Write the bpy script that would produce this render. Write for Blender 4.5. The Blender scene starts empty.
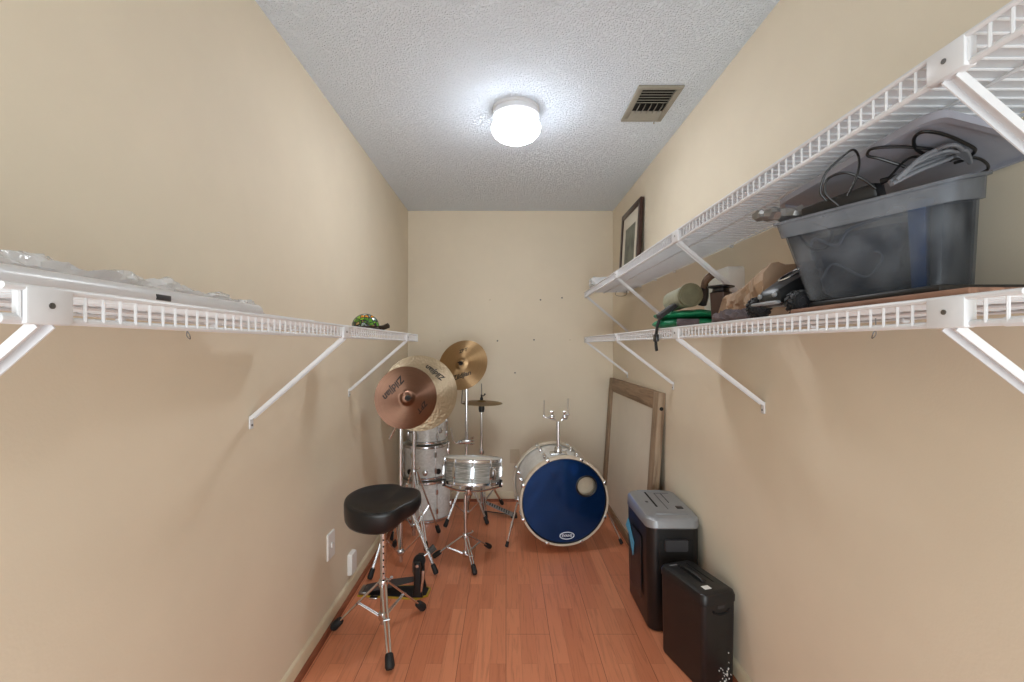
import bpy, bmesh, math, random
from mathutils import Vector, Matrix, noise
random.seed(11)
SC = bpy.context.scene
COL = SC.collection
PI = math.pi
V = Vector

# ------------------------------------------------------------------ room numbers (metres; x right, y into the closet, z up)
XL, XR, YB, YF, ZC = -0.8235, 0.899, 3.8235, -0.45, 2.434
EYE = V((0, 0, 1.30)); F = 455.0


def at(px, py, d):
    """point at depth d seen at photo pixel (px, py)"""
    return V(((px - 506) * d / F, d, 1.30 - (py - 345) * d / F))


# ------------------------------------------------------------------ materials
def lin(c):
    out = []
    for v in c:
        v /= 255.0
        out.append(v / 12.92 if v <= 0.04045 else ((v + 0.055) / 1.055) ** 2.4)
    return tuple(out) + (1.0,)


class NT:
    def __init__(self, name):
        self.m = bpy.data.materials.new(name); self.m.use_nodes = True
        self.t = self.m.node_tree; self.b = self.t.nodes['Principled BSDF']; self.out = self.t.nodes['Material Output']

    def n(self, typ, **kw):
        nd = self.t.nodes.new(typ)
        for k, v in kw.items():
            setattr(nd, k, v)
        return nd

    def l(self, a, b):
        self.t.links.new(a, b)

    def obj(self, scale=(1, 1, 1), coord='Object'):
        tc = self.n('ShaderNodeTexCoord'); mp = self.n('ShaderNodeMapping')
        mp.inputs['Scale'].default_value = scale
        self.l(tc.outputs[coord], mp.inputs[0]); return mp.outputs[0]

    def noise(self, vec, scale, detail=3, rough=0.5, dist=0.0):
        nd = self.n('ShaderNodeTexNoise'); nd.inputs['Scale'].default_value = scale
        nd.inputs['Detail'].default_value = detail; nd.inputs['Roughness'].default_value = rough
        nd.inputs['Distortion'].default_value = dist
        if vec is not None: self.l(vec, nd.inputs['Vector'])
        return nd.outputs['Fac']

    def ramp(self, fac, stops, interp='LINEAR'):
        nd = self.n('ShaderNodeValToRGB'); cr = nd.color_ramp; cr.interpolation = interp
        while len(cr.elements) < len(stops): cr.elements.new(0.5)
        for e, (p, c) in zip(cr.elements, stops):
            e.position = p; e.color = c
        self.l(fac, nd.inputs[0]); return nd.outputs[0]

    def bump(self, h, strength, dist):
        nd = self.n('ShaderNodeBump'); nd.inputs['Strength'].default_value = strength
        nd.inputs['Distance'].default_value = dist
        self.l(h, nd.inputs['Height']); self.l(nd.outputs[0], self.b.inputs['Normal']); return nd

    def set(self, **kw):
        for k, v in kw.items():
            self.b.inputs[k.replace('_', ' ')].default_value = v
        return self


def plain(name, rgb, rough=0.5, metal=0.0, var=0.06, scale=30, bump=0.0, coat=0.0, spec=None):
    t = NT(name); c = lin(rgb)
    v = t.obj()
    f = t.noise(v, scale, 3)
    lo = tuple(max(0, x * (1 - var)) for x in c[:3]) + (1,); hi = tuple(min(1, x * (1 + var)) for x in c[:3]) + (1,)
    t.l(t.ramp(f, [(0.3, lo), (0.7, hi)]), t.b.inputs['Base Color'])
    t.set(Roughness=rough, Metallic=metal)
    if coat: t.b.inputs['Coat Weight'].default_value = coat; t.b.inputs['Coat Roughness'].default_value = 0.08
    if spec is not None: t.b.inputs['Specular IOR Level'].default_value = spec
    if bump: t.bump(t.noise(v, scale * 6, 2), bump, 0.002)
    return t.m


def wall_mat(name='wall_paint', rgb=(221, 209, 188)):
    t = NT(name); c = lin(rgb); v = t.obj()
    f = t.noise(v, 1.7, 4, 0.6)
    t.l(t.ramp(f, [(0.35, tuple(x * 0.965 for x in c[:3]) + (1,)), (0.65, tuple(x * 1.02 for x in c[:3]) + (1,))]), t.b.inputs['Base Color'])
    t.set(Roughness=0.62); t.b.inputs['Specular IOR Level'].default_value = 0.25
    t.bump(t.noise(v, 160, 3), 0.12, 0.002)
    return t.m


def ceiling_mat():
    t = NT('popcorn_ceiling'); v = t.obj()
    a = t.noise(v, 95, 4, 0.62, 0.4)
    vo = t.n('ShaderNodeTexVoronoi'); vo.inputs['Scale'].default_value = 130; t.l(v, vo.inputs['Vector'])
    mx = t.n('ShaderNodeMath', operation='SUBTRACT'); t.l(a, mx.inputs[0])
    ml = t.n('ShaderNodeMath', operation='MULTIPLY'); t.l(vo.outputs['Distance'], ml.inputs[0]); ml.inputs[1].default_value = 0.45
    t.l(ml.outputs[0], mx.inputs[1])
    r = t.ramp(mx.outputs[0], [(0.2, (0, 0, 0, 1)), (0.5, (1, 1, 1, 1))])
    t.set(Roughness=0.9); t.b.inputs['Base Color'].default_value = lin((236, 245, 255)); t.b.inputs['Specular IOR Level'].default_value = 0.1
    t.bump(r, 0.8, 0.009)
    return t.m


def floor_mat():
    t = NT('cherry_laminate')
    tc = t.n('ShaderNodeTexCoord'); sp = t.n('ShaderNodeSeparateXYZ'); cb = t.n('ShaderNodeCombineXYZ')
    t.l(tc.outputs['Object'], sp.inputs[0]); t.l(sp.outputs['Y'], cb.inputs['X']); t.l(sp.outputs['X'], cb.inputs['Y'])

    def brick(w, h, c1, c2, mortar, msize, off, bias=0.0):
        b = t.n('ShaderNodeTexBrick'); b.offset = off; b.offset_frequency = 2; b.squash = 1
        b.inputs['Scale'].default_value = 1; b.inputs['Brick Width'].default_value = w; b.inputs['Row Height'].default_value = h
        b.inputs['Mortar Size'].default_value = msize; b.inputs['Mortar Smooth'].default_value = 0.2; b.inputs['Bias'].default_value = bias
        b.inputs['Color1'].default_value = c1; b.inputs['Color2'].default_value = c2; b.inputs['Mortar'].default_value = mortar
        t.l(cb.outputs[0], b.inputs['Vector']); return b
    strips = brick(0.62, 0.0655, lin((224, 146, 108)), lin((201, 122, 87)), lin((180, 106, 74)), 0.0006, 0.37)
    planks = brick(1.29, 0.1965, (1, 1, 1, 1), (0.93, 0.93, 0.93, 1), (0.42, 0.36, 0.34, 1), 0.0012, 0.41)
    # grain, drawn out along the boards; each strip gets its own piece of it
    mp = t.n('ShaderNodeMapping'); mp.inputs['Scale'].default_value = (1.6, 26, 1); t.l(cb.outputs[0], mp.inputs[0])
    addv = t.n('ShaderNodeVectorMath', operation='ADD'); t.l(mp.outputs[0], addv.inputs[0])
    scl = t.n('ShaderNodeVectorMath', operation='SCALE'); t.l(strips.outputs['Color'], scl.inputs[0]); scl.inputs['Scale'].default_value = 40
    t.l(scl.outputs[0], addv.inputs[1])
    g = t.noise(addv.outputs[0], 1.3, 6, 0.62, 2.4)
    gr = t.ramp(g, [(0.28, (0.66, 0.60, 0.56, 1)), (0.5, (1, 1, 1, 1)), (0.72, (1.0, 0.97, 0.95, 1))])
    m1 = t.n('ShaderNodeMix', data_type='RGBA', blend_type='MULTIPLY'); m1.inputs[0].default_value = 0.75
    t.l(strips.outputs['Color'], m1.inputs[6]); t.l(gr, m1.inputs[7])
    m2 = t.n('ShaderNodeMix', data_type='RGBA', blend_type='MULTIPLY'); m2.inputs[0].default_value = 1
    t.l(m1.outputs[2], m2.inputs[6]); t.l(planks.outputs['Color'], m2.inputs[7])
    t.l(m2.outputs[2], t.b.inputs['Base Color'])
    rr = t.ramp(g, [(0.2, (0.30, 0.30, 0.30, 1)), (0.8, (0.42, 0.42, 0.42, 1))]); t.l(rr, t.b.inputs['Roughness'])
    t.b.inputs['Specular IOR Level'].default_value = 0.4
    t.bump(planks.outputs['Fac'], -0.25, 0.002)
    return t.m


def wood_mat(name, rgb, dark, axis='Z', scale=1.0, rough=0.6):
    t = NT(name); s = {'X': (2, 30, 30), 'Y': (30, 2, 30), 'Z': (30, 30, 2)}[axis]
    v = t.obj(tuple(q * scale for q in s))
    g = t.noise(v, 1.5, 5, 0.6, 1.0)
    t.l(t.ramp(g, [(0.3, lin(dark)), (0.6, lin(rgb))]), t.b.inputs['Base Color']); t.set(Roughness=rough)
    t.bump(g, 0.15, 0.002)
    return t.m


def pearl_mat(name, lo, hi, scale=(3, 3, 26)):
    t = NT(name); v = t.obj(scale)
    g = t.noise(v, 2.2, 4, 0.55, 1.6)
    t.l(t.ramp(g, [(0.28, lin(lo)), (0.5, lin(tuple((a + b) // 2 for a, b in zip(lo, hi)))), (0.7, lin(hi))]), t.b.inputs['Base Color'])
    t.set(Roughness=0.28); t.b.inputs['Coat Weight'].default_value = 0.6; t.b.inputs['Coat Roughness'].default_value = 0.05
    return t.m


def cymbal_mat(name, rgb, rough, hammered=False):
    t = NT(name); c = lin(rgb)
    tc = t.n('ShaderNodeTexCoord'); sp = t.n('ShaderNodeSeparateXYZ'); t.l(tc.outputs['Object'], sp.inputs[0])
    cb = t.n('ShaderNodeCombineXYZ'); t.l(sp.outputs['X'], cb.inputs['X']); t.l(sp.outputs['Y'], cb.inputs['Y'])
    ln = t.n('ShaderNodeVectorMath', operation='LENGTH'); t.l(cb.outputs[0], ln.inputs[0])
    gro = t.n('ShaderNodeTexNoise'); gro.noise_dimensions = '1D'; gro.inputs['Scale'].default_value = 260; gro.inputs['Detail'].default_value = 2
    t.l(ln.outputs['Value'], gro.inputs['W'])
    t.l(t.ramp(gro.outputs['Fac'], [(0.25, tuple(x * 0.8 for x in c[:3]) + (1,)), (0.75, c)]), t.b.inputs['Base Color'])
    t.set(Roughness=rough, Metallic=1.0)
    t.b.inputs['Anisotropic'].default_value = 0.92
    tg = t.n('ShaderNodeTangent'); tg.direction_type = 'RADIAL'; tg.axis = 'Z'; t.l(tg.outputs[0], t.b.inputs['Tangent'])
    if hammered:
        vo = t.n('ShaderNodeTexVoronoi'); vo.inputs['Scale'].default_value = 55; t.l(tc.outputs['Object'], vo.inputs['Vector'])
        t.bump(vo.outputs['Distance'], 0.5, 0.004)
    else:
        t.bump(gro.outputs['Fac'], 0.06, 0.001)
    return t.m


def frosted(name, rgb, clear, rough=0.25, bumpy=0.0):
    """milky plastic: part of the light goes straight through"""
    t = NT(name)
    t.set(Base_Color=lin(rgb), Roughness=rough); t.b.inputs['Coat Weight'].default_value = 0.4
    tr = t.n('ShaderNodeBsdfTransparent'); tr.inputs[0].default_value = lin(tuple(min(255, int(c * 1.08)) for c in rgb))
    f = t.noise(t.obj(), 14, 3)
    mr = t.ramp(f, [(0.3, (1 - clear - .07,) * 3 + (1,)), (0.7, (1 - clear + .07,) * 3 + (1,))])
    mx = t.n('ShaderNodeMixShader'); t.l(mr, mx.inputs[0]); t.l(tr.outputs[0], mx.inputs[1]); t.l(t.b.outputs[0], mx.inputs[2])
    t.l(mx.outputs[0], t.out.inputs[0])
    if bumpy: t.bump(t.noise(t.obj(), 40, 3), bumpy, 0.01)
    return t.m


def glass_mosaic():
    t = NT('stained_glass'); v = t.obj()
    vo = t.n('ShaderNodeTexVoronoi'); vo.inputs['Scale'].default_value = 52; vo.inputs['Randomness'].default_value = 0.6; t.l(v, vo.inputs['Vector'])
    ve = t.n('ShaderNodeTexVoronoi'); ve.feature = 'DISTANCE_TO_EDGE'; ve.inputs['Scale'].default_value = 52; ve.inputs['Randomness'].default_value = 0.6; t.l(v, ve.inputs['Vector'])
    sp = t.n('ShaderNodeSeparateColor'); t.l(vo.outputs['Color'], sp.inputs[0])
    col = t.ramp(sp.outputs[0], [(0, lin((74, 130, 30))), (0.2, lin((204, 132, 20))), (0.42, lin((30, 70, 44))), (0.56, lin((126, 176, 40))), (0.74, lin((140, 160, 150))), (0.88, lin((176, 150, 90)))], 'CONSTANT')
    lead = t.ramp(ve.outputs['Distance'], [(0.06, (0.012, 0.014, 0.014, 1)), (0.1, (1, 1, 1, 1))])
    mx = t.n('ShaderNodeMix', data_type='RGBA', blend_type='MULTIPLY'); mx.inputs[0].default_value = 1
    t.l(col, mx.inputs[6]); t.l(lead, mx.inputs[7]); t.l(mx.outputs[2], t.b.inputs['Base Color'])
    t.set(Roughness=0.12); t.b.inputs['Coat Weight'].default_value = 0.5
    return t.m


def emit(name, rgb, strength):
    t = NT(name)
    t.set(Base_Color=lin(rgb), Roughness=0.3); t.b.inputs['Emission Color'].default_value = lin(rgb); t.b.inputs['Emission Strength'].default_value = strength
    return t.m


def navy_mat():
    t = NT('navy_drumhead'); t.set(Base_Color=lin((36, 84, 156)), Roughness=0.17, Metallic=0.85)
    t.b.inputs['Coat Weight'].default_value = 0.25; t.b.inputs['Coat Roughness'].default_value = 0.05
    t.bump(t.noise(t.obj(), 7, 1), 0.25, 0.02)
    return t.m


def lamp_mat():
    """opal glass lit from inside: the bowl under the bulb is brighter than the shoulder by the fitting"""
    t = NT('lit_opal_glass'); g = t.n('ShaderNodeNewGeometry'); sp = t.n('ShaderNodeSeparateXYZ'); t.l(g.outputs['Normal'], sp.inputs[0])
    mr = t.n('ShaderNodeMapRange'); mr.inputs[1].default_value = 0.14; mr.inputs[2].default_value = -0.75; mr.inputs[3].default_value = 1.8; mr.inputs[4].default_value = 42.0
    t.l(sp.outputs['Z'], mr.inputs[0]); t.l(mr.outputs[0], t.b.inputs['Emission Strength'])
    t.set(Base_Color=lin((246, 250, 255)), Roughness=0.3); t.b.inputs['Emission Color'].default_value = lin((246, 250, 255))
    return t.m


def liner_mat():
    t = NT('white_shelf_liner'); t.set(Base_Color=lin((238, 239, 241)), Roughness=0.5)
    tr = t.n('ShaderNodeBsdfTranslucent'); tr.inputs[0].default_value = lin((236, 238, 242))
    f = t.noise(t.obj(), 20, 2); r = t.ramp(f, [(0.3, (.42, .42, .42, 1)), (0.7, (.5, .5, .5, 1))])
    mx = t.n('ShaderNodeMixShader'); t.l(r, mx.inputs[0]); t.l(t.b.outputs[0], mx.inputs[1]); t.l(tr.outputs[0], mx.inputs[2]); t.l(mx.outputs[0], t.out.inputs[0])
    return t.m


M = dict(
    wall=wall_mat(), ceil=ceiling_mat(), floor=floor_mat(),
    base=plain('baseboard_paint', (214, 200, 172), 0.45, var=0.03),
    quarter=wood_mat('cherry_moulding', (150, 84, 54), (112, 58, 36), 'Y'),
    white=plain('white_coated_wire', (216, 217, 220), 0.35, var=0.02),
    plate=plain('white_plate_plastic', (232, 232, 230), 0.35, var=0.02),
    whiteplastic=plain('white_tube_plastic', (216, 217, 220), 0.3, var=0.03),
    ivory=plain('beige_plate_plastic', (205, 190, 165), 0.4, var=0.02),
    film=frosted('clear_plastic_film', (236, 238, 242), 0.42, 0.12, 0.35),
    chrome=plain('chrome', (222, 224, 228), 0.18, 1.0, var=0.05),
    steel=plain('satin_steel', (150, 148, 146), 0.32, 1.0, var=0.08),
    screw=plain('screw_steel', (120, 118, 116), 0.4, 0.9),
    rubber=plain('black_rubber', (24, 24, 26), 0.65, var=0.2),
    black=plain('black_plastic', (17, 17, 19), 0.38, var=0.12),
    blackmatte=plain('black_textured_plastic', (23, 23, 25), 0.4, var=0.15, scale=60, bump=0.15),
    vinyl=plain('black_vinyl', (20, 21, 24), 0.36, var=0.1, bump=0.06, scale=80),
    darkgrey=plain('dark_grey_plastic', (54, 53, 56), 0.45),
    silver=plain('silver_plastic', (142, 145, 149), 0.36, 0.25, var=0.03),
    hole=plain('dark_opening', (8, 8, 8), 0.8),
    pearl=pearl_mat('grey_oyster_wrap', (84, 84, 80), (182, 182, 176), (3, 3, 34)),
    pearlwhite=pearl_mat('white_pearl_wrap', (206, 207, 206), (236, 237, 236), (10, 10, 14)),
    headwhite=plain('coated_drumhead', (222, 220, 212), 0.5, var=0.03),
    headclear=frosted('clear_drumhead', (210, 212, 210), 0.45, 0.15),
    navy=navy_mat(),
    hoop=plain('cream_hoop_finish', (204, 192, 174), 0.32, var=0.05),
    felt=plain('grey_felt', (70, 68, 66), 0.95),
    ink=plain('black_ink', (20, 17, 16), 0.6),
    logo=plain('white_print', (225, 232, 242), 0.5),
    cymdark=cymbal_mat('brown_bronze', (142, 108, 90), 0.44),
    cympale=cymbal_mat('pale_bronze', (206, 188, 160), 0.5, True),
    cymgold=cymbal_mat('gold_bronze', (190, 158, 118), 0.45),
    cymhat=cymbal_mat('aged_bronze', (150, 128, 92), 0.36),
    oldwood=wood_mat('weathered_wood', (158, 136, 112), (112, 88, 66), 'Z'),
    oldwoodx=wood_mat('weathered_rail_wood', (154, 128, 102), (112, 88, 66), 'Y'),
    panel=plain('off_white_panel', (214, 206, 192), 0.6, var=0.03, scale=5),
    frame=wood_mat('dark_picture_wood', (62, 38, 30), (36, 22, 18), 'Z', rough=0.35),
    mat=plain('cream_mat_board', (220, 214, 200), 0.8, var=0.02),
    art=plain('grey_green_print', (110, 112, 100), 0.6, var=0.45, scale=9),
    vent=plain('taupe_vent_paint', (150, 146, 134), 0.5, var=0.04),
    bin=frosted('milky_bin_plastic', (190, 194, 200), 0.90, 0.16),
    binrim=frosted('milky_bin_rim_plastic', (182, 186, 193), 0.72, 0.2),
    lid=plain('grey_lid_plastic', (150, 152, 164), 0.4, var=0.05),
    bagcloth=plain('soft_grey_bag_cloth', (74, 76, 82), 0.6, var=0.35, scale=14),
    cable=plain('black_cable_jacket', (14, 14, 16), 0.4),
    greycable=plain('grey_cable_jacket', (112, 114, 120), 0.45),
    blue=plain('dark_blue_binding', (44, 92, 146), 0.5),
    bluetag=plain('light_blue_card', (84, 172, 214), 0.5, var=0.08),
    brownboard=wood_mat('brown_board', (150, 112, 92), (96, 66, 52), 'Y'),
    green=plain('green_nylon', (20, 128, 86), 0.5, var=0.12, bump=0.1),
    olive=plain('olive_enamel', (116, 112, 88), 0.4, 0.3, var=0.12, scale=50),
    palegreen=plain('pale_green_metal', (166, 168, 146), 0.3, 0.2, var=0.1),
    brown=plain('dark_brown_enamel', (66, 48, 42), 0.4, var=0.1),
    handwood=wood_mat('tool_handle_wood', (104, 76, 52), (56, 40, 30), 'Z'),
    kraft=plain('kraft_paper', (166, 141, 118), 0.8, var=0.12, scale=12, bump=0.1),
    mauve=plain('mauve_grey_cloth', (98, 88, 92), 0.85, var=0.3, scale=60),
    foil=plain('grey_foil_bag', (120, 118, 116), 0.3, 0.5, var=0.25, scale=40),
    yellow=plain('yellow_pedal_plate', (170, 140, 40), 0.45, var=0.1),
    mosaic=glass_mosaic(),
    bronze=plain('dark_bronze', (52, 42, 34), 0.4, 0.6, var=0.2),
    pillow=plain('beige_pillow_cloth', (214, 198, 174), 0.9, var=0.06),
    lamp=lamp_mat(),
    liner=liner_mat(),
)


# ------------------------------------------------------------------ mesh building
WM = {}


def world_of(o):
    return WM.get(o.name, Matrix.Identity(4)) if o else Matrix.Identity(4)


def frame_from(zdir, xhint=(1, 0, 0)):
    z = V(zdir).normalized(); x = V(xhint)
    x = x - z * x.dot(z)
    if x.length < 1e-6: x = V((0, 1, 0)) - z * z.y
    x.normalize(); y = z.cross(x)
    return Matrix(((x.x, y.x, z.x), (x.y, y.y, z.y), (x.z, y.z, z.z))).to_4x4()


def T(loc, rot=None):
    m = Matrix.Translation(V(loc))
    return m @ rot if rot else m


def Rz(a): return Matrix.Rotation(a, 4, 'Z')
def Rx(a): return Matrix.Rotation(a, 4, 'X')
def Ry(a): return Matrix.Rotation(a, 4, 'Y')


class MB:
    def __init__(self, X=None):
        self.bm = bmesh.new(); self.X = X

    def _v(self, p, m=None):
        p = V(p)
        if m is not None: p = m @ p
        return self.bm.verts.new(p)

    def face(self, vs):
        try: self.bm.faces.new(vs)
        except ValueError: pass

    def box(self, lo, hi, m=None, bev=0.0, seg=2):
        c = [(x, y, z) for x in (lo[0], hi[0]) for y in (lo[1], hi[1]) for z in (lo[2], hi[2])]
        v = [self._v(p, m) for p in c]
        fs = [(0, 1, 3, 2), (4, 6, 7, 5), (0, 4, 5, 1), (2, 3, 7, 6), (0, 2, 6, 4), (1, 5, 7, 3)]
        faces = [self.bm.faces.new([v[i] for i in f]) for f in fs]
        if bev:
            es = list({e for f in faces for e in f.edges})
            bmesh.ops.bevel(self.bm, geom=es, offset=bev, segments=seg, profile=0.5, affect='EDGES')
        return self

    def loft(self, loops, cap0=True, cap1=True, closed=True):
        rows = [[self._v(p) for p in lp] for lp in loops]
        n = len(rows[0])
        for a, b in zip(rows, rows[1:]):
            for i in range(n if closed else n - 1):
                j = (i + 1) % n
                self.face((a[i], a[j], b[j], b[i]))
        if cap0: self.face(list(reversed(rows[0])))
        if cap1: self.face(rows[-1])
        return self

    def tube(self, pts, r, n=8, closed=False, cap=True, sx=1.0):
        pts = [V(p) for p in pts]; k = len(pts)
        rs = r if isinstance(r, (list, tuple)) else [r] * k
        tang = []
        for i in range(k):
            a = pts[i - 1] if (i > 0 or closed) else pts[0]
            b = pts[(i + 1) % k] if (i < k - 1 or closed) else pts[-1]
            d = b - a
            tang.append(d.normalized() if d.length > 1e-9 else V((0, 0, 1)))
        up = V((0, 0, 1)) if abs(tang[0].z) < 0.9 else V((0, 1, 0))
        x = (up - tang[0] * up.dot(tang[0])).normalized()
        loops = []
        for i in range(k):
            x = (x - tang[i] * x.dot(tang[i])).normalized(); y = tang[i].cross(x)
            loops.append([pts[i] + x * (math.cos(2 * PI * j / n) * rs[i] * sx) + y * (math.sin(2 * PI * j / n) * rs[i]) for j in range(n)])
        if closed: loops.append(loops[0])
        self.loft(loops, cap and not closed, cap and not closed)
        return self

    def lathe(self, prof, seg=32, m=None, cap0=False, cap1=False, a0=0.0, a1=2 * PI):
        m = m or Matrix.Identity(4)
        rows = []
        for r, z in prof:
            if r < 1e-7:
                rows.append([self._v((0, 0, z), m)])
            else:
                rows.append([self._v((r * math.cos(a0 + (a1 - a0) * j / seg), r * math.sin(a0 + (a1 - a0) * j / seg), z), m) for j in range(seg)])
        for a, b in zip(rows, rows[1:]):
            for i in range(seg):
                j = (i + 1) % seg
                if len(a) == 1 and len(b) == 1: continue
                if len(a) == 1: self.face((a[0], b[i], b[j]))
                elif len(b) == 1: self.face((a[i], a[j], b[0]))
                else: self.face((a[i], a[j], b[j], b[i]))
        if cap0 and len(rows[0]) > 1: self.face(list(reversed(rows[0])))
        if cap1 and len(rows[-1]) > 1: self.face(rows[-1])
        return self

    def ball(self, c, r, seg=12, m=None, ring=8):
        r = (r, r, r) if not isinstance(r, (tuple, list)) else r
        mm = (m or Matrix.Identity(4)) @ Matrix.Translation(V(c)) @ Matrix.Diagonal((r[0], r[1], r[2], 1))
        prof = [(math.sin(PI * i / ring), -math.cos(PI * i / ring)) for i in range(ring + 1)]
        prof[0] = (0, -1); prof[-1] = (0, 1)
        return self.lathe(prof, seg, mm)

    def cyl(self, a, b, r, n=12, r2=None):
        return self.tube([a, b], [r, r if r2 is None else r2], n)

    def build(self, name, mat, parent=None, loc=None, ang=35, sharp=True, local=False):
        """verts are world coordinates (or the parent's own when local)"""
        bm = self.bm
        if self.X is not None: bmesh.ops.transform(bm, matrix=self.X, verts=bm.verts)
        bmesh.ops.recalc_face_normals(bm, faces=bm.faces)
        base = world_of(parent)
        own = Matrix.Identity(4)
        if parent is None and loc is not None: own = Matrix.Translation(V(loc))
        if not local:
            inv = (base @ own).inverted()
            bmesh.ops.transform(bm, matrix=inv, verts=bm.verts)
        me = bpy.data.meshes.new(name); bm.to_mesh(me); bm.free()
        for p in me.polygons: p.use_smooth = True
        if sharp:
            try: me.set_sharp_from_angle(angle=math.radians(ang))
            except Exception: pass
        me.materials.append(mat)
        o = bpy.data.objects.new(name, me); COL.objects.link(o)
        if parent: o.parent = parent
        o.matrix_local = own
        WM[o.name] = base @ own
        return o


def thing(name, label, cat, loc=(0, 0, 0), rot=None, group=None):
    o = bpy.data.objects.new(name, None); COL.objects.link(o)
    o.empty_display_size = 0.05
    o.matrix_world = T(loc, rot); WM[o.name] = T(loc, rot)
    o['label'] = label; o['category'] = cat
    if group: o['group'] = group
    return o


def tag(o, label, cat, group=None):
    o['label'] = label; o['category'] = cat
    if group: o['group'] = group
    return o


def struct(o):
    o['kind'] = 'structure'; return o


def rrect(w, h, r, n=5, cx=0, cy=0):
    pts = []
    for sx, sy, a0 in ((1, 1, 0), (-1, 1, 90), (-1, -1, 180), (1, -1, 270)):
        for i in range(n + 1):
            a = math.radians(a0 + 90 * i / n)
            pts.append((cx + sx * (w / 2 - r) + r * math.cos(a), cy + sy * (h / 2 - r) + r * math.sin(a)))
    return pts


def smooth_pts(ctrl, n=6, closed=False):
    """Catmull-Rom through control points"""
    c = [V(p) for p in ctrl]; k = len(c); out = []
    rng = range(k if closed else k - 1)
    for i in rng:
        p0 = c[i - 1] if (closed or i > 0) else c[0] * 2 - c[1]
        p1 = c[i]; p2 = c[(i + 1) % k]
        p3 = c[(i + 2) % k] if (closed or i + 2 < k) else c[-1] * 2 - c[-2]
        for j in range(n):
            t = j / n
            out.append(0.5 * ((2 * p1) + (p2 - p0) * t + (2 * p0 - 5 * p1 + 4 * p2 - p3) * t * t + (3 * p1 - p0 - 3 * p2 + p3) * t ** 3))
    if not closed: out.append(c[-1])
    return out


def text_geo(body, size, shear=0.0, spacing=1.0):
    cu = bpy.data.curves.new('lettering', 'FONT'); cu.body = body; cu.size = size; cu.shear = shear
    cu.align_x = 'CENTER'; cu.align_y = 'CENTER'; cu.space_character = spacing; cu.offset = size * 0.028
    ob = bpy.data.objects.new('lettering', cu); COL.objects.link(ob)
    bpy.context.view_layer.update()
    me = bpy.data.meshes.new_from_object(ob.evaluated_get(bpy.context.evaluated_depsgraph_get()))
    vs = [V(v.co) for v in me.vertices]; fs = [tuple(p.vertices) for p in me.polygons]
    bpy.data.objects.remove(ob); bpy.data.curves.remove(cu); bpy.data.meshes.remove(me)
    return vs, fs


def geo_build(vs, fs, name, mat, parent):
    me = bpy.data.meshes.new(name); me.from_pydata([tuple(v) for v in vs], [], fs); me.update(); me.materials.append(mat)
    o = bpy.data.objects.new(name, me); COL.objects.link(o); o.parent = parent
    WM[o.name] = world_of(parent); return o


# ------------------------------------------------------------------ camera
cam = bpy.data.cameras.new('camera'); co = bpy.data.objects.new('camera', cam); COL.objects.link(co)
co.location = EYE; co.rotation_euler = (PI / 2, 0, 0)
cam.sensor_width = 36; cam.lens = F / 1024 * 36; cam.shift_x = 6 / 1024; cam.shift_y = 4.8 / 1024; cam.clip_start = 0.02
SC.camera = co

# ------------------------------------------------------------------ the room
W = 0.10
struct(MB().box((XL - W, YF - W, -W), (XR + W, YB + W, 0)).build('floor', M['floor']))
struct(MB().box((XL - W, YF - W, ZC), (XR + W, YB + W, ZC + W)).build('ceiling', M['ceil']))
struct(MB().box((XL - W, YF - W, 0), (XL, YB + W, ZC)).build('wall_left', M['wall']))
struct(MB().box((XR, YF - W, 0), (XR + W, YB + W, ZC)).build('wall_right', M['wall']))
struct(MB().box((XL, YB, 0), (XR, YB + W, ZC)).build('wall_back', M['wall']))
fb = MB()
fb.box((XL, YF - W, 0), (XL + 0.08, YF, ZC)); fb.box((XR - 0.08, YF - W, 0), (XR, YF, ZC)); fb.box((XL + 0.08, YF - W, 2.12), (XR - 0.08, YF, ZC))
struct(fb.build('wall_front', M['wall']))


def board_profile(name, pts2, axis, a0, a1, mat):
    """extrude a 2-D profile (offset from wall, z) along the wall"""
    b = MB(); loops = []
    for a in (a0, a1):
        loops.append([axis(o, z, a) for o, z in pts2])
    b.loft(loops); return struct(b.build(name, mat))


bp = [(0, 0), (0.013, 0), (0.013, 0.062), (0.011, 0.069), (0.006, 0.074), (0, 0.076)]
qp = [(0.013, 0)] + [(0.013 + 0.017 * math.cos(a), 0.019 * math.sin(a)) for a in [i * PI / 2 / 6 for i in range(7)]]
lx = lambda o, z, a: (XL + o, a, z)
rx = lambda o, z, a: (XR - o, a, z)
bk = lambda o, z, a: (a, YB - o, z)
board_profile('baseboard_left', bp, lx, YF, YB, M['base'])
board_profile('baseboard_right', bp, rx, YF, YB, M['base'])
board_profile('baseboard_back', bp, bk, XL + 0.013, XR - 0.013, M['base'])
board_profile('trim_1', qp, lx, YF, YB - 0.013, M['quarter'])
board_profile('trim_2', qp, rx, YF, YB - 0.013, M['quarter'])
board_profile('trim_3', qp, bk, XL + 0.03, XR - 0.03, M['quarter'])

# ------------------------------------------------------------------ ceiling light
LX, LY = 0.048, 2.18
lt = thing('ceiling_light', 'round white flush ceiling light with lit opal glass shade', 'ceiling light', (LX, LY, ZC))
mm = T((LX, LY, 0))
MB().lathe([(0, ZC), (0.112, ZC), (0.112, ZC - 0.012), (0.108, ZC - 0.015), (0.108, ZC - 0.026), (0.112, ZC - 0.029), (0.112, ZC - 0.040), (0.104, ZC - 0.046), (0.085, ZC - 0.048), (0, ZC - 0.048)], 48, mm).build('base', M['white'], lt)
prof = [(0.095, ZC - 0.048)] + [(0.118 * math.cos(a) ** 0.75 if math.cos(a) > 0 else 0, ZC - 0.088 - (0.066 * math.sin(a) if a > 0 else 0.038 * math.sin(a))) for a in [(-60 + 150 * i / 20) * PI / 180 for i in range(20)]] + [(0, ZC - 0.154)]
MB().lathe(prof, 48, mm).build('glass_shade', M['lamp'], lt)

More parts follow.
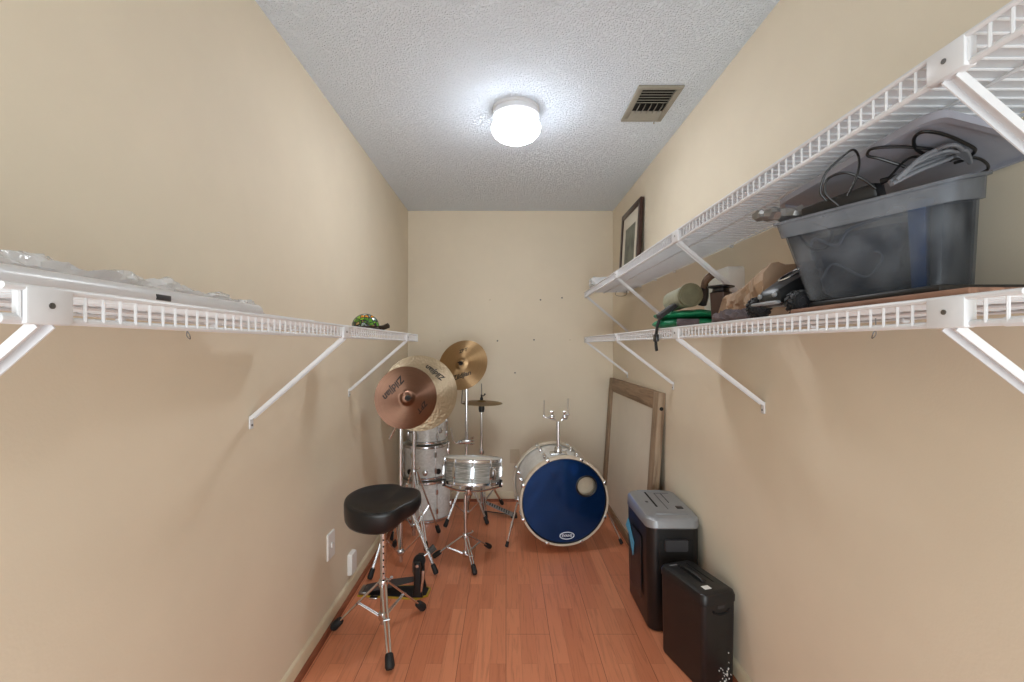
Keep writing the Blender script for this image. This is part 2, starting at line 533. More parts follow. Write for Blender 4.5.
# ------------------------------------------------------------------ ceiling vent
vt = thing('ceiling_vent', 'taupe metal air vent with open louvers set in the ceiling', 'vent', (0.676, 2.13, ZC))
x0, x1, y0, y1 = 0.576, 0.777, 1.975, 2.285
b = MB()
fw = 0.027
for lo, hi in (((x0, y0), (x1, y0 + fw)), ((x0, y1 - fw), (x1, y1)), ((x0, y0 + fw), (x0 + fw, y1 - fw)), ((x1 - fw, y0 + fw), (x1, y1 - fw))):
    b.box((lo[0], lo[1], ZC - 0.010), (hi[0], hi[1], ZC - 0.0005), bev=0.003)
b.build('frame', M['vent'], vt)
MB().box((x0 + fw, y0 + fw, ZC - 0.002), (x1 - fw, y1 - fw, ZC - 0.0004)).build('duct_opening', M['hole'], vt)
for i in range(5):
    yy = y0 + fw + 0.014 + i * 0.022
    MB().box((x0 + fw, -0.011, -0.001), (x1 - fw, 0.011, 0.001), T((0, yy, ZC - 0.010), Rx(math.radians(26)))).build('louver', M['vent'], vt)
for i in range(3):
    yy = y1 - fw - 0.014 - i * 0.022
    MB().box((x0 + fw, -0.012, -0.001), (x1 - fw, 0.012, 0.001), T((0, yy, ZC - 0.010), Rx(math.radians(-30)))).build('louver', M['vent'], vt)
for i in range(5):
    xx = x0 + fw + 0.02 + i * 0.027
    MB().box((-0.001, y0 + 0.145, -0.008), (0.001, y1 - 0.095, 0.008), T((xx, 0, ZC - 0.012), Ry(math.radians(20)))).build('damper_blade', M['vent'], vt)
MB().cyl((0.735, y1 - 0.022, ZC - 0.01), (0.735, y1 - 0.022, ZC - 0.03), 0.003).build('lever', M['vent'], vt)


# ------------------------------------------------------------------ wire shelves
def wire_shelf(label, side, y0, y1, zt, bys, drop=0.262):
    xw = XL if side < 0 else XR
    xl = -0.518 if side < 0 else 0.594
    s = -side                       # from the wall into the room
    root = thing('wire_shelf', label, 'shelf', (xw, (y0 + y1) / 2, zt), group='white wire closet shelves')
    zb = zt - 0.0350
    deck = MB()
    n = int((y1 - y0) / 0.0254)
    for i in range(n + 1):
        y = y0 + 0.006 + i * 0.0254
        if y > y1 - 0.003: break
        deck.tube([(xw + s * 0.006, y, zt), (xl - s * 0.002, y, zt), (xl - s * 0.0005, y, zt - 0.002), (xl, y, zt - 0.008), (xl, y, zb)], 0.0021, 6)
    deck.build('wire_deck', M['white'], root)
    rods = MB()
    rods.tube([(xl - s * 0.004, y0, zb), (xl - s * 0.004, y1, zb)], 0.0048, 10)
    rods.build('front_rail', M['white'], root)
    MB().tube([(xl + s * 0.001, y0 - 0.012, zt - 0.001), (xl + s * 0.001, y1, zt - 0.001)], 0.0040, 8).build('front_rail', M['white'], root)
    r2 = MB()
    r2.tube([(xw + s * 0.012, y0, zt - 0.0048), (xw + s * 0.012, y1, zt - 0.0048)], 0.003, 8)
    r2.build('cross_rod', M['white'], root); r2 = MB()
    r2.tube([(xw + s * 0.165, y0, zt - 0.0048), (xw + s * 0.165, y1, zt - 0.0048)], 0.003, 8)
    r2.build('cross_rod', M['white'], root)
    for y in (y0, y1):
        MB().tube([(xl - s * 0.004, y - 0.014, zb), (xl - s * 0.004, y - 0.011, zb), (xl - s * 0.004, y + 0.012, zb)], [0.0035, 0.006, 0.006], 10).build('end_cap', M['white'], root)
    MB().box((min(xl - s * 0.012, xl + s * 0.004), y1 - 0.006, zb - 0.006), (max(xl - s * 0.012, xl + s * 0.004), y1 + 0.006, zt + 0.003), bev=0.002).build('end_cap', M['white'], root)
    y = y0 + 0.18
    while y < y1:
        c = MB(); c.box((xw + s * 0.0005 if s > 0 else xw - 0.016, y - 0.006, zt - 0.013), (xw + 0.016 if s > 0 else xw - 0.0005, y + 0.006, zt - 0.0015), bev=0.002)
        c.build('wall_clip', M['white'], root); y += 0.305
    for by in bys:
        # folded steel channel from the front rail down to the wall
        a = V((xl - s * 0.004, by, zb - 0.004)); w = V((xw + s * 0.006, by, zb - drop))
        br = MB(); d = (w - a).normalized(); nrm = V((0, 1, 0)).cross(d).normalized(); hw = 0.0105
        sec = []
        prof = [(-hw, 0.006), (-hw, -0.006), (hw, -0.006), (hw, 0.006), (hw - 0.002, 0.006), (hw - 0.002, -0.004), (-hw + 0.002, -0.004), (-hw + 0.002, 0.006)]
        if nrm.x * s > 0: pass
        else: nrm = -nrm
        for p in (a, a + (w - a) * 0.06, w):
            sec.append([p + V((0, u, 0)) + nrm * q for u, q in prof])
        br.loft(sec)
        xa, xb = sorted((xw + s * 0.0008, xw + s * 0.006))
        br.box((xa, by - 0.010, w.z - 0.034), (xb, by + 0.010, w.z + 0.008), bev=0.0015)
        bo = br.build('bracket', M['white'], root)
        xa, xb = sorted((xl - s * 0.012, xl + s * 0.006))
        MB().box((xa, by - 0.027, zb - 0.0055), (xb, by + 0.027, zt + 0.0015), bev=0.003).build('bracket_clip', M['white'], bo)
        sc = MB(); sc.cyl((xl + s * 0.004, by, zt - 0.019), (xl + s * 0.0072, by, zt - 0.019), 0.0035, 10)
        sc.build('screw', M['screw'], bo); sc = MB(); sc.cyl((xw + s * 0.004, by, w.z - 0.022), (xw + s * 0.008, by, w.z - 0.022), 0.0035, 10)
        sc.build('screw', M['screw'], bo)
    return root


ZT = 1.3640
wire_shelf('white wire shelf on left wall under plastic-wrapped tubes', -1, 0.478, 2.65, ZT, (0.513, 1.464, 2.38))
wire_shelf('lower white wire shelf on right wall holding storage bin', 1, 0.532, 3.42, ZT, (0.611, 1.585, 2.44, 3.36), 0.231)
wire_shelf('upper white wire shelf on right wall above the storage bin', 1, 0.40, 3.42, 1.701, (0.611, 1.585, 2.44, 3.36), 0.255)
DZ = ZT + 0.0022          # where things rest on the two lower shelves
UZ = 1.701 + 0.0022

tag(MB().box((0.600, 0.41, UZ), (0.888, 2.92, UZ + 0.0015)).build('shelf_liner', M['liner'], loc=(0.744, 1.6, UZ)),
    'thin white liner sheet covering the upper right shelf', 'shelf liner')

# ------------------------------------------------------------------ on the left shelf
# long flat white slats
b = MB()
b.box((-0.735, 0.30, DZ), (-0.652, 1.56, DZ + 0.021), bev=0.005)
tag(b.build('window_blind', M['whiteplastic'], loc=(-0.69, 0.9, DZ)), 'long flat white window blind lying behind the round tube', 'blind')
t0 = thing('roller_tube', 'long round white tube with rounded end lying on left shelf', 'tube', (-0.625, 0.7, DZ))
yend = 1.15
MB().tube([(-0.625, 0.24, DZ + 0.0183)] + [(-0.625, yend - 0.012 + 0.012 * math.sin(a), DZ + 0.0183) for a in [0]] + [(-0.625, yend - 0.004, DZ + 0.0183), (-0.625, yend, DZ + 0.0183)], [0.018, 0.018, 0.014, 0.004], 20).build('tube_body', M['whiteplastic'], t0)
MB().box((-0.6095, 0.79, DZ + 0.014), (-0.6065, 0.825, DZ + 0.024), bev=0.001).build('clip', M['darkgrey'], t0)


def crumpled(name, path, wid, hei, seed, mat, loc, label, cat, amp=0.25, freq=14, nseg=40, nring=14, sharp=False):
    """a crumpled heap: flat underneath, loops along a path"""
    pts = smooth_pts(path, max(1, nseg // max(1, len(path) - 1)))
    k = len(pts); loops = []
    for i, p in enumerate(pts):
        t = i / (k - 1)
        w = wid(t); h = hei(t)
        d = (pts[min(i + 1, k - 1)] - pts[max(i - 1, 0)]).normalized(); side = d.cross(V((0, 0, 1))).normalized()
        lp = []
        for j in range(nring):
            a = 2 * PI * j / nring
            u = math.cos(a); q = math.sin(a)
            ns = noise.fractal(V((p.x * freq + seed, p.y * freq + u * 1.7, q * 1.7 + seed * 3)), 1.0, 2.0, 3)
            sc = 1 + amp * ns
            z = max(0.0, (q * 0.5 + 0.5)) ** 0.8 * h * sc
            lp.append(p + side * (u * w * sc) + V((0, 0, max(0.0005, z))))
        loops.append(lp)
    b = MB().loft(loops)
    return tag(b.build(name, mat, loc=loc, sharp=sharp), label, cat)


crumpled('plastic_film', [(-0.725, 0.22, DZ + 0.0215), (-0.725, 0.6, DZ + 0.0215), (-0.725, 1.0, DZ + 0.0215), (-0.725, 1.36, DZ + 0.0215)],
         lambda t: 0.064 * min(1, (1 - t) * 6 + 0.15), lambda t: (0.052 - 0.02 * t) * min(1, (1 - t) * 5 + 0.1), 3.1, M['film'], (-0.735, 0.8, DZ),
         'crumpled clear plastic film lying on the white blind', 'plastic film', 0.34, 17, 150, 26, True)

# stained glass turtle
tl = thing('turtle_lamp', 'small stained glass turtle with green and amber shell', 'ornament', (-0.60, 1.98, DZ))
TX = T((-0.611, 1.98, DZ))
MB().lathe([(0, 0.012)] + [(0.058, 0.012), (0.062, 0.014), (0.062, 0.018), (0, 0.018)], 28, TX @ Matrix.Diagonal((1, 0.8, 1, 1))).build('base', M['bronze'], tl)
dome = [(0.0595, 0.018)] + [(0.0595 * math.cos(a), 0.018 + 0.056 * math.sin(a)) for a in [i * PI / 2 / 10 for i in range(1, 10)]] + [(0, 0.074)]
MB().lathe(dome, 32, TX @ Matrix.Diagonal((1, 0.8, 1, 1))).build('shell', M['mosaic'], tl)
hd = MB(); hd.tube(smooth_pts([(-0.605 + 0.052, 1.98, DZ + 0.012), (-0.605 + 0.072, 1.98, DZ + 0.014), (-0.605 + 0.088, 1.98, DZ + 0.020), (-0.605 + 0.098, 1.98, DZ + 0.024)], 4), [0.010] * 5 + [0.011] * 4 + [0.012, 0.012, 0.010, 0.003], 10)
hd.build('head', M['bronze'], tl)
for sx, sy in ((1, 1), (1, -1), (-1, 1), (-1, -1)):
    MB().ball((-0.605 + sx * 0.046, 1.98 + sy * 0.042, DZ + 0.0065), (0.020, 0.013, 0.0065), 10).build('foot', M['bronze'], tl)
MB().tube([(-0.605 - 0.055, 1.98, DZ + 0.012), (-0.605 - 0.082, 1.98, DZ + 0.010)], [0.007, 0.002], 8).build('tail', M['bronze'], tl)

# bent wire hooks hanging from the shelves
def hook(x, y, label, s):
    b = MB()
    z = ZT - 0.004
    b.tube(smooth_pts([(x, y, z), (x, y, z - 0.022), (x + 0.004 * s, y + 0.003, z - 0.036), (x + 0.001 * s, y + 0.008, z - 0.044), (x - 0.004 * s, y + 0.004, z - 0.036), (x, y, z - 0.020)], 5), 0.0011, 6)
    tag(b.build('wire_hook', M['screw'], loc=(x, y, z)), label, 'hook')


hook(-0.760, 1.085, 'small bent wire hook hanging under the left shelf', 1)
hook(0.800, 0.985, 'small bent wire hook hanging under the lower right shelf', -1)

# ------------------------------------------------------------------ storage bin group on the lower right shelf
tag(MB().box((0.605, 0.595, DZ), (0.885, 0.97, DZ + 0.011), bev=0.003).build('wooden_board', M['brownboard'], loc=(0.745, 0.78, DZ)),
    'thin brown board lying on the shelf under the bin', 'board')
tag(MB().box((0.628, 0.66, DZ + 0.0112), (0.872, 0.945, DZ + 0.0235), bev=0.004).build('flat_case', M['black'], loc=(0.75, 0.80, DZ + 0.0112)),
    'flat black case between the brown board and the bin', 'case')

zb0 = DZ + 0.0245
A0, B0, C0 = V((0.622, 0.945, zb0)), V((0.727, 0.755, zb0)), V((0.868, 0.838, zb0)); D0 = A0 + (C0 - B0) * 0.95
A1, B1, C1 = at(776, 223, 1.0), at(950, 178.5, 0.742), at(985, 172.5, 0.80); D1 = A1 + (C1 - B1) * 0.98
D1 = V((min(D1.x, 0.89), D1.y, D1.z))


def bil(c, u, v):
    a, b, cc, d = c
    return a * (1 - u) * (1 - v) + b * u * (1 - v) + cc * u * v + d * (1 - u) * v


def bin_loop(t, inset=0.0, rad=0.12):
    c = [p.lerp(q, t) for p, q in zip((A0, B0, C0, D0), (A1, B1, C1, D1))]
    return [bil(c, 0.5 + x * (1 - inset), 0.5 + y * (1 - inset)) for x, y in rrect(1, 1, rad, 6)]


sb = thing('storage_bin', 'translucent grey plastic storage bin full of cables', 'storage bin', (A0 + B0 + C0 + D0) / 4)
b = MB()
out = [bin_loop(0, 0.10), bin_loop(0.0, 0.03), bin_loop(0.02, 0.0), bin_loop(0.80, 0.0)]
inn = [bin_loop(0.80, 0.025), bin_loop(0.03, 0.03), bin_loop(0.02, 0.10)]
b.loft(out + inn); b.build('tub', M['bin'], sb)
MB().loft([bin_loop(0.802, 0.025), bin_loop(0.802, -0.05), bin_loop(0.975, -0.05), bin_loop(0.98, -0.09), bin_loop(1.01, -0.09), bin_loop(1.01, -0.035), bin_loop(0.82, -0.025), bin_loop(0.802, 0.025)], False, False).build('rim', M['binrim'], sb)
# lid, tipped over the heap and resting between the cables and the wall
l0 = [V((0.655, 0.69, 1.30 + 0.357)), V((0.884, 0.722, 1.30 + 0.322)), V((0.884, 1.12, 1.30 + 0.322)), V((0.675, 1.145, 1.30 + 0.353))]
ld = thing('bin_lid', 'grey plastic bin lid tipped over the open bin', 'lid', (l0[0] + l0[2]) / 2)


def lid_loop(inset, dz):
    return [bil(l0, 0.5 + x * (1 - inset), 0.5 + y * (1 - inset)) + V((0, 0, dz)) for x, y in rrect(1, 1, 0.10, 6)]


MB().loft([lid_loop(0.06, 0.0), lid_loop(0.055, -0.006), lid_loop(0.0, -0.006), lid_loop(0.0, 0.006), lid_loop(0.02, 0.009), lid_loop(0.1, 0.009), lid_loop(0.12, 0.014)], True, True).build('lid_panel', M['lid'], ld)

# what fills the bin
def in_bin(u, v, t):
    c = [p.lerp(q, t) for p, q in zip((A0, B0, C0, D0), (A1, B1, C1, D1))]
    return bil(c, u, v)


cb = thing('power_adapter', 'long black power adapter lying on top of the bin', 'adapter', in_bin(0.45, 0.35, 0.9))
p, q = in_bin(0.24, 0.22, 1.0) + V((0, 0, 0.020)), in_bin(0.62, 0.26, 1.0) + V((0, 0, 0.030))
MB().box((-0.022, -0.016, 0), ((q - p).length, 0.028, 0.030), T(p, frame_from((q - p).cross(V((0, 1, 0))).normalized() * -1, q - p)), bev=0.006).build('housing', M['black'], cb)
MB().cyl(q, q + (q - p).normalized() * 0.03, 0.006, 10, 0.003).build('strain_relief', M['cable'], cb)


def under_lid(p, gap=0.011):
    """draw a point towards the eye until it clears the underside of the lid"""
    q = V(p) - EYE; a, b_ = q.x / q.y, q.z / q.y
    d = (0.357 - gap + 0.155 * 0.655) / (b_ + 0.155 * a) if b_ > 0 else 9
    return EYE + q * min(1.0, d / q.y)


def cable(ctrl, r, mat, label, group=None, n=8):
    pts = [under_lid(p) for p in smooth_pts(ctrl, n)]
    tag(MB().tube(pts, r, 8).build('cable', mat, loc=pts[0]), label, 'cable', group)


cable([at(826, 200, .86), at(820, 190, .86), at(826, 172, .85), at(840, 158, .84), at(853, 149, .83), at(859, 158, .83), at(857, 175, .83), at(848, 195, .85)], 0.0020, M['cable'], 'thin black cable in a tall upright loop over the adapter')
cable([at(838, 205, .87), at(825, 192, .87), at(828, 178, .86), at(845, 172, .84), at(862, 178, .83), at(876, 188, .82)], 0.0024, M['cable'], 'black cable curving low around the adapter')
cable([at(905, 166, .80), at(880, 158, .81), at(868, 155, .82), at(872, 148, .82), at(895, 146, .81), at(920, 147, .80), at(940, 149, .79), at(950, 144, .79), at(958, 150, .79), at(950, 160, .79)], 0.0026, M['cable'], 'black cable in a long flat loop near the lid middle')
cable([at(938, 158, .79), at(918, 150, .80), at(914, 138, .80), at(924, 131, .80), at(945, 134, .79), at(968, 144, .79), at(975, 150, .79), at(966, 158, .79), at(955, 162, .79)], 0.0028, M['cable'], 'black cable in a wide rounded loop nearest the lid edge')
cable([at(930, 166, .79), at(955, 158, .78), at(975, 157, .79), at(986, 162, .80), at(988, 168, .81), at(982, 172, .81)], 0.0024, M['cable'], 'black cable hanging over the right end of bin')
cable([at(888, 178, .80), at(905, 160, .80), at(918, 156, .80), at(930, 163, .79), at(915, 170, .79), at(900, 172, .80)], 0.0022, M['cable'], 'black cable tangled beside the grey cable bundle')
gb = thing('cable_bundle', 'bundle of grey cables tied together beside the adapter', 'cable bundle', at(895, 180, .79))
for k in range(5):
    o = V((0.004 * math.cos(k * 1.3), 0.006 * math.sin(k * 1.3), 0.004 * math.sin(k * 2.1)))
    MB().tube([under_lid(p_, 0.014) for p_ in smooth_pts([at(890 + 2 * k, 183 - k, .785) + o, at(915, 170 - 2 * k, .78) + o * 1.6, at(945, 158 - 2 * k, .78) + o * 1.8, at(962, 149 + 2 * k, .79) + o, at(970, 158 + k, .80)], 6)], 0.0035, 8).build('strand', M['greycable'], gb)
def bin_block(u0, u1, v0, v1, t0, t1, n, squeeze, name, mat, label, cat, ang=20):
    b = MB(); loops = []
    for k in range(n + 1):
        f = k / n; t = t0 + (t1 - t0) * f
        c = [p_.lerp(q_, t) for p_, q_ in zip((A0, B0, C0, D0), (A1, B1, C1, D1))]
        e = 0.86 if (squeeze and k in (0, n)) else 1.0
        lp = [bil(c, (u0 + u1) / 2 + x * (u1 - u0) * e, (v0 + v1) / 2 + y * (v1 - v0) * e) for x, y in rrect(1, 1, 0.16 if squeeze else 0.04, 6)]
        if squeeze:
            cen = sum(lp, V()) / len(lp)
            lp = [cen + (p_ - cen) * (1 - squeeze * abs(noise.fractal(p_ * 24, 1.0, 2.0, 3))) for p_ in lp]
        loops.append(lp)
    o = b.loft(loops).build(name, mat, loc=in_bin((u0 + u1) / 2, (v0 + v1) / 2, t0), ang=ang)
    return tag(o, label, cat)


bin_block(0.10, 0.74, 0.12, 0.86, 0.05, 0.72, 14, 0.16, 'cloth_bag', M['bagcloth'], 'soft grey bag filling the far half of the bin', 'bag')
bin_block(0.90, 0.965, 0.07, 0.93, 0.05, 0.80, 2, 0, 'file_box', M['darkgrey'], 'dark grey file box standing against the near end of bin', 'box')
bin_block(0.79, 0.88, 0.055, 0.30, 0.05, 0.88, 2, 0, 'notebook', M['blue'], 'dark blue notebook standing inside the bin near its end', 'notebook')
cable([in_bin(0.12, 0.2, .5), in_bin(0.2, 0.1, .72), in_bin(0.35, 0.06, .6), in_bin(0.45, 0.1, .75), in_bin(0.7, 0.07, .8)], 0.0028, M['greycable'], 'grey cable pressed against the inside of the bin')
cable([in_bin(0.10, 0.12, .8), in_bin(0.17, 0.08, .62), in_bin(0.28, 0.07, .60), in_bin(0.33, 0.10, .78), in_bin(0.22, 0.14, .9)], 0.003, M['cable'], 'black cable looped inside the far end of bin')
cable([in_bin(0.15, 0.15, .25), in_bin(0.3, 0.07, .4), in_bin(0.5, 0.08, .22), in_bin(0.62, 0.1, .42), in_bin(0.5, 0.2, .5)], 0.0022, M['greycable'], 'thin grey cable looped low inside the bin')
# grey foil poking out at the far end
b = MB(); loops = []
for i in range(9):
    t = i / 8
    c = at(800, 212, 0.985).lerp(at(756, 215, 1.03), t); h = 0.030 - 0.008 * t
    lp = []
    for j in range(10):
        a = 2 * PI * j / 10
        ns = 1 + 0.75 * noise.noise(V((i * 1.7, j * 2.3, 2.2)))
        lp.append(c + V((0.002 * math.cos(a), 0.02 * math.cos(a) * ns, 0.5 * h * math.sin(a) * ns)))
    loops.append(lp)
tag(b.loft(loops).build('foil_bag', M['foil'], loc=at(775, 213, 1.0), ang=20), 'crinkled grey foil bag poking out of the bin', 'bag')

# ------------------------------------------------------------------ toy truck
tz = DZ + 0.0005
tt = thing('toy_truck', 'black toy truck with big knobby wheels beside the bin', 'toy truck', (0.70, 1.052, tz), Rz(math.radians(184)))
# local frame: x forward (towards the room), y to its side
def wheel(cx, cy):
    R = 0.0265; w = 0.028
    m = Matrix.Translation(V((cx, cy, R))) @ Rx(PI / 2)
    b = MB(); b.lathe([(0.014, -w / 2), (R - 0.006, -w / 2), (R - 0.003, -w / 2 + 0.005), (R - 0.003, w / 2 - 0.005), (R - 0.006, w / 2), (0.014, w / 2), (0.014, -w / 2)], 28, m)
    for i in range(14):
        for k in (-1, 1):
            a = 2 * PI * (i + 0.25 * k) / 14
            b.box((-0.0035, -0.0025, -0.006), (0.0035, 0.0027, 0.006), m @ Rz(a) @ Matrix.Translation(V((0, R - 0.0028, k * 0.007))) @ Ry(0.5 * k))
    o = b.build('wheel', M['rubber'], tt, local=True)
    h = MB(); h.lathe([(0, -w / 2 + .004), (0.013, -w / 2 + 0.003), (0.0145, -w / 2 - 0.001), (0.0145, w / 2 + 0.001), (0.013, w / 2 - 0.003), (0, w / 2 - .004)], 20, m)
    for i in range(5):
        a = 2 * PI * i / 5
        for z in (-w / 2, w / 2):
            h.ball((0.008 * math.cos(a), 0.008 * math.sin(a), z), 0.0022, 6, m, 4)
    h.build('hub', M['darkgrey'], o, local=True)


for cx in (0.075, -0.075):
    for cy in (0.070, -0.070): wheel(cx, cy)
MB().box((-0.10, -0.022, 0.024), (0.095, 0.022, 0.036), bev=0.004).build('chassis', M['darkgrey'], tt, local=True)
for cx in (0.075, -0.075): MB().cyl((cx, -0.056, 0.0265), (cx, 0.056, 0.0265), 0.004, 8).build('axle', M['steel'], tt, local=True)
bd = MB(); loops = []
for x, w, zl, zh in ((0.100, 0.030, 0.034, 0.046), (0.094, 0.037, 0.030, 0.062), (0.06, 0.042, 0.030, 0.086), (0.03, 0.044, 0.032, 0.104), (0.0, 0.042, 0.034, 0.128), (-0.05, 0.042, 0.034, 0.132), (-0.08, 0.040, 0.036, 0.100), (-0.104, 0.036, 0.040, 0.076)):
    h = zh - zl
    loops.append([V((x, yy * w, zl + zz * h)) for yy, zz in ((-1, 0), (-1, .6), (-.85, .9), (-.55, 1), (.55, 1), (.85, .9), (1, .6), (1, 0))])
bd.loft(loops).build('body', M['black'], tt, local=True)
MB().box((0.098, -0.046, 0.026), (0.112, 0.046, 0.034), bev=0.004).build('bumper', M['silver'], tt, local=True)
ov = [V((0.045 + 0.024 * math.cos(a), 0.020 * math.sin(a), 0.0960 - 0.60 * 0.024 * math.cos(a) + .0015)) for a in [2 * PI * i / 24 for i in range(24)]]
MB().tube(ov, 0.0022, 6, closed=True).build('hood_ring', M['chrome'], tt, local=True)
for cy in (0.026, -0.026):
    MB().ball((0.101, cy, 0.048), (0.004, 0.008, 0.006), 10).build('headlight', M['silver'], tt, local=True)

# ------------------------------------------------------------------ paper bag, cloth, tin, green bag, canister, tool
bag_outline = []
for (ax_, ay_), (bx_, by_) in zip(rrect(1, 1, 0.14, 2), rrect(1, 1, 0.14, 2)[1:] + rrect(1, 1, 0.14, 2)[:1]):
    n_ = max(1, int(math.hypot(bx_ - ax_, by_ - ay_) / 0.12))
    bag_outline += [(ax_ + (bx_ - ax_) * q / n_, ay_ + (by_ - ay_) * q / n_) for q in range(n_)]
b = MB(); loops = []
for i in range(33):
    t = i / 32
    y = 1.43 - 0.27 * t; h = 0.085 + 0.055 * t - (0.05 if i == 0 else 0); x0_, x1_ = 0.668 + 0.012 * math.sin(t * 5), 0.872
    lp = []
    for j, (u, q) in enumerate(bag_outline):
        X = (x0_ + x1_) / 2 + u * (x1_ - x0_); Z = DZ + (q + 0.5) * h
        ns = noise.fractal(V((X * 14, y * 20, Z * 16)), 0.8, 2.1, 4) * 0.026
        lp.append(V((min(0.888, X + ns), y + ns * .5, max(DZ + 0.0005, Z + ns * (0.8 if q > 0 else 0.05)))))
    loops.append(lp)
tag(b.loft(loops).build('paper_bag', M['kraft'], loc=(0.77, 1.3, DZ), ang=12), 'crumpled brown paper bag lying behind the toy truck', 'bag')
crumpled('cloth', [(0.624, 1.165, DZ), (0.624, 1.25, DZ), (0.626, 1.37, DZ)], lambda t: 0.021 * min(1, 4 * t + .3, 4 * (1 - t) + .3), lambda t: 0.028 * min(1, 4 * t + .3, 4 * (1 - t) + .3), 8.4, M['mauve'],
         (0.632, 1.25, DZ), 'small crumpled mauve grey cloth in front of the paper bag', 'cloth', 0.6, 30, 24, 12, True)

tn = thing('tin_box', 'tall dark brown tin box with wide flat top', 'tin', (0.698, 1.478, DZ), Rz(math.radians(34)))
bx = MB(); lp = []
for z, s in ((0, 0.038), (0.004, 0.041), (0.100, 0.050), (0.106, 0.050)):
    lp.append([V((x * s, y * s, z)) for x, y in rrect(1, 1, 0.1, 3)])
bx.loft(lp).build('body', M['brown'], tn, local=True)
MB().loft([[V((x * s, y * s, z)) for x, y in rrect(1, 1, 0.25, 4)] for z, s in ((0.106, 0.058), (0.110, 0.044), (0.119, 0.042), (0.123, 0.068), (0.127, 0.070), (0.129, 0.062))]).build('lid', M['black'], tn, local=True)

gbag = thing('camping_pouch', 'folded green nylon pouch with a black hanging strap', 'pouch', (0.70, 1.76, DZ))


def pouch(cz, rx_, ry_, rz_, dy):
    b = MB(); prof = []
    for i in range(13):
        a = -PI / 2 + PI * i / 12
        prof.append((abs(math.cos(a)) ** 0.55 if 0 < i < 12 else 0, math.copysign(abs(math.sin(a)) ** 1.2, math.sin(a))))
    b.lathe(prof, 36, T((0.722, 1.80 + dy, cz)) @ Matrix.Diagonal((rx_, ry_, rz_, 1)))
    for v in b.bm.verts:
        n_ = noise.noise(v.co * 16) * 0.006; v.co.z = max(DZ + 0.0003, v.co.z + n_)
    return b


pouch(DZ + 0.0205, 0.135, 0.165, 0.0200, 0).build('lower_fold', M['green'], gbag, sharp=False)
pouch(DZ + 0.0530, 0.130, 0.160, 0.0170, 0.0).build('upper_fold', M['green'], gbag, sharp=False)
st = MB(); st.tube(smooth_pts([(0.640, 1.75, DZ + 0.070), (0.602, 1.752, DZ + 0.052), (0.586, 1.755, DZ + 0.018), (0.580, 1.755, DZ - 0.02), (0.579, 1.758, DZ - 0.055), (0.580, 1.752, DZ - 0.085)], 5), 0.011, 8, sx=0.5)
st.build('strap', M['rubber'], gbag)
MB().box((0.573, 1.738, DZ - 0.05), (0.585, 1.774, DZ - 0.022), bev=0.003).build('buckle', M['black'], gbag)
MB().box((0.610, 1.618, DZ + 0.004), (0.690, 1.622, DZ + 0.030), T((0, 0.005, 0)), bev=0.001).build('woven_tag', M['mauve'], gbag)

cn = thing('canister', 'olive metal canister lying on the green pouch', 'canister', (0.655, 1.74, DZ + 0.072))
a_, c_ = at(691, 294, 1.63), at(671, 301.5, 1.86)
mcn = T(a_, frame_from(c_ - a_)); L = (c_ - a_).length
MB().lathe([(0.0385, 0.004), (0.0405, 0.010), (0.0405, 0.06), (0.039, 0.064), (0.039, L - 0.02), (0.034, L - 0.006), (0.026, L), (0, L)], 32, mcn).build('body', M['palegreen'], cn)
MB().lathe([(0, 0.003), (0.036, 0.003), (0.0375, 0.0), (0.0425, 0.0), (0.043, 0.003), (0.043, 0.016), (0.0415, 0.018)], 32, mcn).build('cap', M['olive'], cn)
tag(MB().box((-0.05, -0.012, -0.009), (0.05, 0.012, 0.009), T(at(667, 310, 1.70), Rz(0.5) @ Ry(math.radians(-28))), bev=0.004).build('remote_control', M['darkgrey'], loc=at(667, 310, 1.70)),
    'small dark grey remote leaning on the green pouch', 'remote')
hw = thing('hand_tool', 'hand tool with dark body and raised brown handle', 'tool', at(706, 292, 1.66))
MB().tube(smooth_pts([at(702, 304, 1.70), at(704, 292, 1.68), at(705, 284, 1.66)], 4), [0.016, 0.017, 0.018, 0.018, 0.017, 0.016, 0.015, 0.013, 0.012], 10).build('body', M['black'], hw)
MB().tube(smooth_pts([at(703, 287, 1.66), at(706, 280, 1.65), at(711, 275, 1.64), at(714, 273.5, 1.64)], 4), [0.010, 0.011, 0.012, 0.013, 0.0135, 0.0135, 0.014, 0.014, 0.014, 0.0145, 0.014, 0.013, 0.009], 8).build('handle', M['handwood'], hw)
tag(MB().loft([[V((0.838 + 0.0605 * t_, yy, zz)) for yy, zz in [(1.82 + p_[0], 1.515 + p_[1]) for p_ in rrect(0.215 * s_, 0.175 * s_, 0.02, 5)]] for t_, s_ in ((1.0, 1.0), (0.12, 1.0), (0.03, 0.985), (0.0, 0.94))]).build('door_chime', M['plate'], loc=(0.87, 1.82, 1.515)),
    'white plastic chime box mounted on wall behind the paper bag', 'door chime')

# ------------------------------------------------------------------ on the upper shelf
pf = thing('picture_frame', 'dark wood picture frame leaning on wall above upper shelf', 'picture', (0.85, 3.18, UZ), T((0, 0, 0)) @ Ry(math.radians(3.2)))
WM_pf = WM[pf.name]
